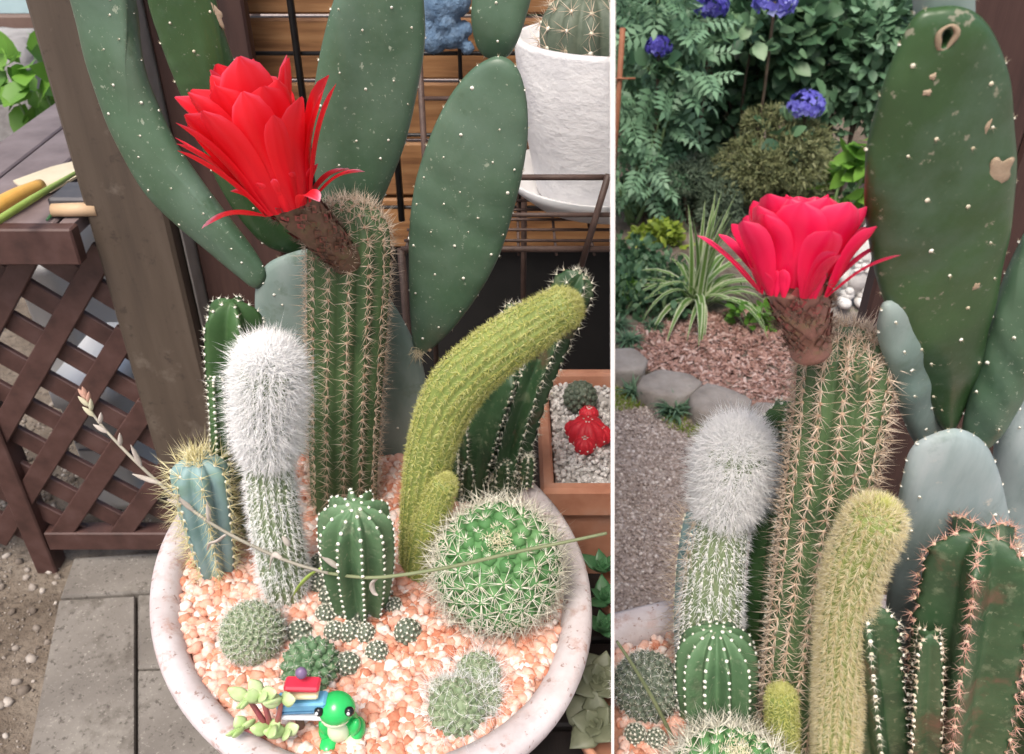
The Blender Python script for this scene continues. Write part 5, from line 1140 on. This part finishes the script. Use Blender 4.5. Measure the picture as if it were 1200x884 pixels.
# shrubs
def shp(name, lab, px, py, Y, rx, rz, n, size, tmpl, mat, cat='shrub', ry=None, **kw):
    c = at(px, py, Y); m = mpp(c); return shrub(name, lab, cat, (c.x, Y, MB_), c, (rx * m, (ry or rx) * m * .8, rz * m), n, size, tmpl, M[mat], **kw)
shp('lime_plant', 'yellow green small leaved plant behind the striped plant', 772, 282, 3.05, 38, 30, 700, .03, LEAF, 'lime', 'plant', stems=4, stem_mat='stem_green', seed=11, lumps=8)
shp('clipped_shrub', 'dense olive needle leaved shrub rising behind the red flower', 905, 186, 3.3, 78, 62, 13000, .022, NEEDLE, 'needle', seed=12, lumps=16, shell=.7, width=1.6)
shp('clipped_shrub', 'low grey green needle leaved shrub beside the ferny leaves', 818, 226, 3.25, 66, 50, 11000, .021, NEEDLE, 'needle_grey', seed=13, lumps=14, shell=.7, width=1.6)
shp('rose_bush', 'tall bush of rounded dark green leaves behind the needle leaved shrubs', 905, 62, 3.75, 115, 95, 1300, .075, LEAF, 'leaf_rose', stems=10, seed=14, single=240, lumps=18, width=1.05)
shp('rose_bush', 'dark leafy bush between the ferny leaves and rounded bush', 800, 120, 3.9, 95, 110, 1300, .07, LEAF, 'leaf_rose', seed=15, single=140, lumps=14, width=1.05)
shp('fern_leaved_plant', 'pale ferny leaved plant climbing beside the rusty stake', 762, 78, 3.35, 75, 120, 210, .14, FERN, 'leaf_tomato', 'plant', stems=9, stem_mat='stem_green', seed=16, single=150, lumps=14, droop=.5)
shp('fern_leaved_plant', 'low ferny leaved plant at the foot of the rusty stake', 745, 190, 3.25, 60, 65, 110, .12, FERN, 'leaf_tomato', 'plant', stems=5, stem_mat='stem_green', seed=17, single=80, lumps=8, droop=.6)
shp('leafy_bush', 'light green bush of small leaves beside the large pad', 1010, 70, 3.6, 75, 120, 1700, .055, LEAF, 'leaf_tomato', seed=18, single=160, lumps=16)
shp('broad_leaf_plant', 'bright yellow green broad leaved plant above the white gnome', 1004, 196, 3.15, 34, 45, 60, .085, LEAF, 'leaf_bright', 'plant', stems=5, stem_mat='stem_green', seed=19, single=60, lumps=7)
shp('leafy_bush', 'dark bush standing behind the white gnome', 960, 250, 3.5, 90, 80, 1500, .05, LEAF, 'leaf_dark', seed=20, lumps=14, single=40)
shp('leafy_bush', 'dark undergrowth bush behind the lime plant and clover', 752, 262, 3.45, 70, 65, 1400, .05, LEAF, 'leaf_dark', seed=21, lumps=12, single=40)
for i, (px, py, Y) in enumerate(((760, -20, 4.9), (880, -30, 5.1), (1000, -20, 4.9), (1120, -20, 4.8), (690, -20, 4.8))):
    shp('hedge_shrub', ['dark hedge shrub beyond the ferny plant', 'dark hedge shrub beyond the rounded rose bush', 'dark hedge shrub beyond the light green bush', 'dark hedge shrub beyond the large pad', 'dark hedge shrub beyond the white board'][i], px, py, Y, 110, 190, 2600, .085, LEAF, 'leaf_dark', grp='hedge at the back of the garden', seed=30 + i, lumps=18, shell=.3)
# hydrangea heads, each on its own plant
def hydrangea(px, py, Y, rpx, lab, pale, seed, nl=34):
    c = at(px, py, Y); m = mpp(c); R = rpx * m; r = thing('hydrangea', (c.x, Y, MB_), lab, 'flower', 'blue hydrangeas'); rg = np.random.default_rng(seed)
    tube('stem', [(c.x, Y, MB_), (c.x + .02, Y + .02, c.z * .5), c], .006, M['stem_wood'], r, 6, 4)
    n = 150; u = unit(rg.normal(0, 1, (n, 3))); u = u[(u[:, 2] > -.5)]; n = len(u); Pp = np.array(c) + u * R * np.array([1, 1, .8])
    FL = (np.array([[0, 0, 0]] + [[cos(a), sin(a), .1] for a in np.arange(8) * pi / 4] ), np.array([[0, 8 if k == 0 else k, k + 1] for k in range(0, 8)]))
    v = FL[0].copy(); v[1::2, :2] *= .62; s = R * .26
    many('flower_head', v, FL[1], scl(frames(u + rg.normal(0, .25, u.shape), rg.uniform(0, 6, n)), s, s, s), Pp, M['hyd'], r, np.clip(rg.normal(pale, .2, n), 0, 1))
    pts, nrm = crown_pts(c - Vector((0, -.02, R * 1.6)), (R * 2.6, R * 2, R * 1.6), nl, .4, 6, seed); leafy('foliage', r, pts, nrm, .065, LEAF, M['leaf_rose'], .2, seed, width=1.1)
for i, q in enumerate(((833, 6, 3.45, 20, 'violet blue hydrangea head at the top of the ferny plant', .35), (908, 2, 3.4, 24, 'pale violet hydrangea head above the rounded bush', .6), (945, 124, 3.3, 20, 'blue hydrangea head with a pale edge low in the bush', .55), (772, 56, 3.25, 15, 'dark purple blue hydrangea head among the ferny leaves', .12))): hydrangea(*q, 50 + i)
a, b = at(731, 40, 3.15), at(724, 125, 3.15); r = thing('rusty_stake', (b.x, 3.15, MB_), 'rusty red garden stake with a cross tie beside the ferny plant', 'stake')
tube('pole', [(b.x, 3.15, MB_), (a.x - .005, 3.15, a.z + .02)], .010, M['stake'], r, 8); q = at(728, 92, 3.14); tube('tie', [(q.x - .03, 3.138, q.z), (q.x + .05, 3.138, q.z)], .004, M['stake'], r, 6)
# gnome on a rock
gb = on(996, 352, .12); rock((gb.x + .02, gb.y + .03, .05), (.13, .1, .075), M['stone'], 'low mossy rock under the white gnome', None, 9)
s = 85 * mpp(gb) / 85; gz = .118
r = thing('gnome_statue', (gb.x, gb.y, gz), 'small white plaster garden gnome with pointed hat sitting on a rock', 'statue')
k_ = s
def gblob(name, x, y, z, sx, sy, sz, rot=None): return blob(name, Vector((gb.x + x * k_, gb.y + y * k_, gz + z * k_)), (sx * k_, sy * k_, sz * k_), M['gnome'], r, rot)
gblob('body', 2, 0, 30, 17, 14, 22); gblob('beard', -1, -13, 36, 13, 6, 15); gblob('face', 0, -5, 54, 13, 12, 12); gblob('nose', -1, -18, 53, 3.5, 4, 3.5)
for sgn in (-1, 1):
    gblob('cheek', sgn * 6, -14, 51, 4.5, 4, 4); gblob('arm', sgn * 15, -5, 30, 6, 8, 14, Matrix.Rotation(sgn * .4, 4, 'Y')); gblob('hand', sgn * 9, -14, 20, 5, 5, 5); gblob('boot', sgn * 10 - 3, -15, 6, 8, 12, 6.5); gblob('leg', sgn * 9, -8, 14, 8, 11, 7); gblob('brow', sgn * 5, -15.5, 58.5, 4, 2, 1.6)
gblob('moustache', -6, -17.5, 47, 6, 3, 3); gblob('moustache', 5, -17.5, 47, 6, 3, 3)
hc = Vector((gb.x, gb.y - 3 * k_, gz + 58 * k_))
lathe('hat', [(14.5 * k_, 0), (15 * k_, 4 * k_), (12 * k_, 14 * k_), (8 * k_, 28 * k_), (3 * k_, 42 * k_), (.6 * k_, 48 * k_)], hc, M['gnome'], r, 24)

# ------------------------------------------------------------------ right: dark door post and boards
dp = at(1018, 360, .98)
def dboard(x0, x1, y0, lab, name='dark_board'): o = box(name, x0, x1, y0, y0 + .03, 0, 2.27, M['red_wood'], b=.004); tag(o, lab, 'board', 'dark red boards behind the right prickly pear')
dboard(dp.x, dp.x + .13, .98, 'dark red upright board at the open edge by the gnome'); dboard(dp.x + .134, dp.x + .30, .985, 'dark red upright board behind the large green pad'); dboard(dp.x + .304, dp.x + .62, .98, 'wide dark red board at the far side of the large pad')
bench2 = thing('low_bench', (.3, .45, 0), 'dark slatted bench under the cut bowl beside the white board', 'bench')
for k in range(6):
    o = box('plank', .14, .5, .22 + k * .063, .22 + k * .063 + .06, .42, .448, M['bench'], bench2, b=.003); cut_right(o)
for x, y in ((.16, .24), (.44, .24), (.16, .53), (.44, .53)): box('leg', x, x + .045, y, y + .045, 0, .419, M['bench'], bench2)

# ------------------------------------------------------------------ right: the bowl and its cacti
RRIM, GR = .65, .637
cb = on(930, 690, RRIM); RB = dict(c=(cb.x, cb.y - .262), a=.42, b=.262)
def rb(u, v, z): return (RB['c'][0] + u * RB['a'], RB['c'][1] + v * RB['b'], z)
o = lathe('half_bowl', [(.50, -.200), (.55, -.198), (.72, -.14), (.88, -.07), (.955, -.034), (.985, -.022), (1.0, -.008), (.994, .001), (.97, .005), (.92, .004), (.885, -.002), (.868, -.012), (.862, -.03), (.002, -.03)], (*RB['c'], RRIM), M['bowl'], None, 96, RB['a'], RB['b'], 0, wob=.004); cut_right(o)
tag(o, 'pinkish white bowl set flat against the white board, below the crimson flower', 'bowl')
cond = lambda P: ((P - np.array(RIGHT_P)) @ np.array(NB)) > .004
gravel('rose_gravel', rb, 9500, GR, 'pink gravel in the bowl against the white board', cond=cond)
o = lathe('rose_gravel_bed', [(.86, -.02), (.866, -.003), (.002, 0)], (*RB['c'], GR), M['gravel_bed'], None, 64, RB['a'], RB['b'], 0); cut_right(o); tag(o, 'pink gravel bed of the bowl against the white board', kind='stuff')
GLs = GL; GL = GR
# tall column with crimson flower
r, Y = root_at('column_cactus', 925, 872, 'stout spiny column cactus carrying an upright crimson flower before the garden')
st = Stem(px_path([(924, 890, Y - .004, 33), (931, 830, Y, 36), (944, 740, Y + .012, 40), (963, 620, Y + .03, 45), (981, 510, Y + .048, 50), (991, 430, Y + .06, 54), (996, 388, Y + .065, 53)]), 13, .17, .8, phase=.15, dome=.55)
stem_parts(r, st, M['tall'], .0105, .0019, M['areole_tan'], dict(n=11, L=.0135, r=.00046, spread=1.1, mat=M['spine_tan'], cen=3, cenL=1.25), rings=60)
k = 520; a = RNG.uniform(0, 6.28, k); s_ = RNG.uniform(.955, .998, k); hp_ = st.surf(s_, a); hn = st.normal(s_, a)
hairs('crown_spines', hp_, unit(hn * .6 + RNG.normal(0, .35, (k, 3)) + np.array([0, 0, .9])), RNG.uniform(.006, .014, k), .0004, RNG.normal(0, .001, (k, 3)), M['spine_tan'], r, RNG.uniform(.2, .9, k))
fb_, ft_ = at(948, 400, Y + .026), at(932, 320, Y + .008)
flower(r, fb_, ft_, .0150, .0225, [(8, .056, .028, .04, .14, .010, .0, .2, .3), (10, .058, .031, .16, .28, .015, .3, .25, .35), (10, .058, .032, .30, .42, .020, .1, .3, .35), (7, .054, .024, .44, .58, .0225, .4, .35, .35), (9, .055, .010, .70, 1.0, .023, .15, .45, .5), (16, .020, .008, .2, .5, .023, .2, .3, .3)], M['petal_pink'], seed=9, pax=(.02, .34, 1), tm=M['tube_rose'])
# woolly cactus and the two beside it
r, Y = root_at('woolly_cactus', 838, 790, 'column cactus crowned with dense white wool above the garden path')
woolly(r, px_path([(830, 800, Y - .003, 33), (832, 740, Y, 36), (838, 660, Y + .012, 34), (848, 600, Y + .02, 31), (858, 555, Y + .026, 37), (864, 525, Y + .028, 37), (867, 503, Y + .028, 34)]), 22000, .70, .0150, .008)
r, Y = root_at('grey_ribbed_cactus', 812, 775, 'grey green ribbed cactus standing close behind the woolly cactus')
st = Stem(px_path([(812, 785, Y, 20), (812, 720, Y + .004, 22), (818, 640, Y + .01, 22), (826, 596, Y + .012, 20)]), 6, .30, .75, phase=.3, dome=.9)
stem_parts(r, st, M['blue_green'], .010, .0024, M['areole'], dict(n=7, L=.022, r=.0003, spread=.8, mat=M['spine_tan'], cen=1), per=10)
r, Y = root_at('four_ribbed_cactus', 888, 775, 'slim dark green cactus with few sharp ribs left of the stout spiny column')
st = Stem(px_path([(895, 785, Y, 22), (900, 700, Y + .006, 26), (912, 590, Y + .018, 28), (919, 520, Y + .026, 28), (922, 472, Y + .028, 26)]), 5, .52, -1.05, phase=.9, dome=.9)
stem_parts(r, st, M['rib_green'], .0085, .0015, M['areole_white'], dict(n=6, L=.0050, r=.00026, spread=.9, mat=M['spine_pale']), per=12)
# melon ribbed globe
r, Y = root_at('star_ribbed_cactus', 842, 848, 'small green melon ribbed cactus with white dots in front of woolly cactus and gravel')
st = Stem(px_path([(842, 860, Y - .002, 38), (841, 830, Y, 45), (840, 790, Y + .008, 48), (840, 736, Y + .018, 46)]), 11, .36, -1.35, phase=.1, dome=.95)
stem_parts(r, st, M['small_green'], .0095, .0018, M['areole_white'], dict(n=4, L=.003, r=.0003, spread=.9, mat=M['spine_pale']), per=10)
# barrel with dense pale spines at the front
c, R = globe_c(856, 932, 74, GR, .8); r = thing('barrel_cactus', (c.x, c.y, GR), 'barrel cactus of dense pale spines below the melon ribbed cactus', 'cactus'); barrel(r, c, R, (.0, .12, 1), L=.030, n=15)
# golden column and its offset
r, Y = root_at('golden_column', 985, 930, 'upright fuzzy yellow column with rounded tip beside the bluish pad')
golden(r, px_path([(974, 940, Y - .003, 22), (979, 880, Y, 23), (984, 800, Y + .008, 24), (990, 720, Y + .016, 26), (1003, 660, Y + .02, 29), (1020, 622, Y + .022, 30), (1034, 592, Y + .022, 27)]), L=.0085, n=26, fm='fuzz_cream', sm='yellow_stem', spd=.62, hr=.00017)
r, Y = root_at('golden_offset', 916, 908, 'tiny fuzzy yellow tipped column beside the stout column foot')
golden(r, px_path([(918, 912, Y, 15), (917, 870, Y, 16), (916, 835, Y + .003, 16), (916, 809, Y + .004, 15)]), nr=14, L=.006, n=14)
# sharp ribbed stems at the front
r, Y = root_at('castle_cactus', 1028, 925, 'short dark green sharp ribbed stem in front of the yellow column')
st = Stem(px_path([(1036, 935, Y, 33), (1027, 860, Y, 36), (1018, 780, Y + .004, 37), (1012, 706, Y + .008, 34)]), 5, .52, -1.05, phase=1.1, dome=.8, wave=.07, wstep=.012); stem_parts(r, st, M['castle'], .0080, .0017, M['areole'], dict(n=6, L=.006, r=.0003, spread=.9, mat=M['spine_pale']), per=12, stem_name='branch')
r, Y = root_at('branching_cactus', 1130, 940, 'tall dark green sharp ribbed cactus in front of the bluish prickly pear pad')
st = Stem(px_path([(1118, 960, Y, 52), (1120, 870, Y, 56), (1130, 770, Y + .006, 60), (1142, 690, Y + .01, 60), (1150, 622, Y + .012, 54)]), 5, .50, -1.05, phase=.75, dome=.75, wave=.06, wstep=.014); stem_parts(r, st, M['castle'], .0085, .0019, M['areole_tan'], dict(n=10, L=.0095, r=.00036, spread=.9, mat=M['spine_rose']), per=14, stem_name='branch', host=True)
st = Stem(px_path([(1085, 950, Y - .01, 22), (1085, 860, Y - .008, 22), (1088, 790, Y - .006, 20), (1090, 742, Y - .006, 16)]), 4, .50, -1.05, phase=.5, dome=.8, wave=.07, wstep=.012); stem_parts(r, st, M['castle'], .0080, .0017, M['areole'], dict(n=6, L=.006, r=.0003, spread=.9, mat=M['spine_tan']), per=12, stem_name='branch', host=True)
st = Stem(px_path([(1190, 900, Y + .02, 26), (1192, 800, Y + .022, 30), (1194, 720, Y + .022, 30), (1192, 650, Y + .022, 26)]), 5, .52, -1.05, phase=.2, dome=.8, wave=.07, wstep=.012); stem_parts(r, st, M['castle'], .0085, .0019, M['areole'], dict(n=9, L=.011, r=.0004, spread=.9, mat=M['spine_tan']), per=12, stem_name='branch', host=True)
# prickly pear
r, Y0 = root_at('prickly_pear', 1120, 900, 'large prickly pear with a huge dark green pad over a bluish base pad')
yb = Y0 + .05
pad(r, [(1068, 528), (1090, 510), (1125, 502), (1160, 528), (1182, 600), (1194, 700), (1197, 800), (1185, 890), (1150, 925), (1100, 925), (1062, 900), (1042, 850), (1036, 780), (1039, 700), (1050, 610), (1058, 560)], at(1120, 700, yb), 0, 10, .034, M['pad_bloom'], sp=.034, seed=21)
pad(r, [(1075, 18), (1100, 9), (1126, 8), (1150, 20), (1170, 50), (1183, 90), (1190, 140), (1192, 190), (1186, 250), (1176, 310), (1165, 360), (1150, 420), (1138, 460), (1125, 490), (1111, 508), (1097, 492), (1080, 460), (1060, 420), (1041, 370), (1025, 320), (1013, 250), (1012, 190), (1020, 150), (1033, 100), (1050, 60)], at(1110, 505, yb + .035), 2, 12, .026, M['pad_deep'], sp=.031, seed=22,
    scars=[(1160, 192, 14, 21, .1), (1150, 140, 3, 8, 0), (1135, 323, 4, 5, 0), (1087, 82, 4, 4, 0), (1080, 100, 5, 4, 0)], hole=(1112, 50, 7, 11))
pad(r, [(1073, 25), (1072, -20), (1082, -60), (1110, -70), (1135, -45), (1142, 0), (1135, 60), (1110, 90), (1085, 70)], at(1110, 505, yb + .052), 2, 12, .022, M['pad_blue'], sp=.03, seed=23)
pad(r, [(1030, 372), (1040, 352), (1075, 360), (1100, 420), (1112, 480), (1110, 505), (1094, 520), (1076, 522), (1066, 510), (1050, 470), (1038, 430), (1031, 400)], at(1095, 515, yb + .055), 20, 8, .022, M['pad_blue'], sp=.024, seed=24)
pad(r, [(1192, 290), (1205, 270), (1232, 285), (1245, 340), (1230, 410), (1200, 470), (1172, 515), (1148, 530), (1128, 522), (1128, 495), (1142, 435), (1158, 380), (1174, 330)], at(1150, 525, yb + .02), -30, 8, .026, M['pad'], sp=.026, seed=25)
pad(r, [(1164, 580), (1166, 500), (1180, 440), (1205, 400), (1240, 410), (1262, 480), (1258, 580), (1232, 660), (1200, 690), (1176, 650)], at(1200, 680, yb + .03), -20, 6, .028, M['pad_bloom'], sp=.03, seed=26)
# small ones by the white board
c, R = globe_c(730, 805, 40, GR, .6); c = Vector((max(c.x, bpt(c.z, c.y).x + R * 1.02), c.y, c.z)); r = thing('nipple_cactus', (c.x, c.y, GR), 'fuzzy grey nipple cactus in pink gravel touching the white board', 'cactus')
phyllo(r, c, R, (.1, -.2, 1), 200, M['mam_dark'], dict(n=9, L=.0065, r=.0002, spread=1.1, mat=M['spine_pale']), .0012, M['areole_white'], hair=(700, .007, .0002, M['wool']))
for x, y, q, lab in ((744, 862, 13, 'tiny thimble cactus in gravel before the fuzzy grey nipple cactus'), (768, 868, 13, 'tiny thimble cactus beside the spiny barrel, right of another')):
    c, R = globe_c(x, y, q, GR, .5); r = thing('small_thimble_cactus', (c.x, c.y, GR), lab.replace(', right of another', ''), 'cactus', 'thimble cacti by the board'); thimble(r, x, y, q, False)
c = on(790, 874, GR); r = thing('flower_stalk', c, 'thin pale stalk leaning from the gravel toward the white board', 'stalk'); tube('stalk', [at(800, 892, c.y), at(775, 838, c.y + .004), at(748, 790, c.y + .008), at(723, 752, c.y + .012)], [.0022, .002, .0018, .0014], M['stalk_green'], r, 8, 5)
GL = GLs
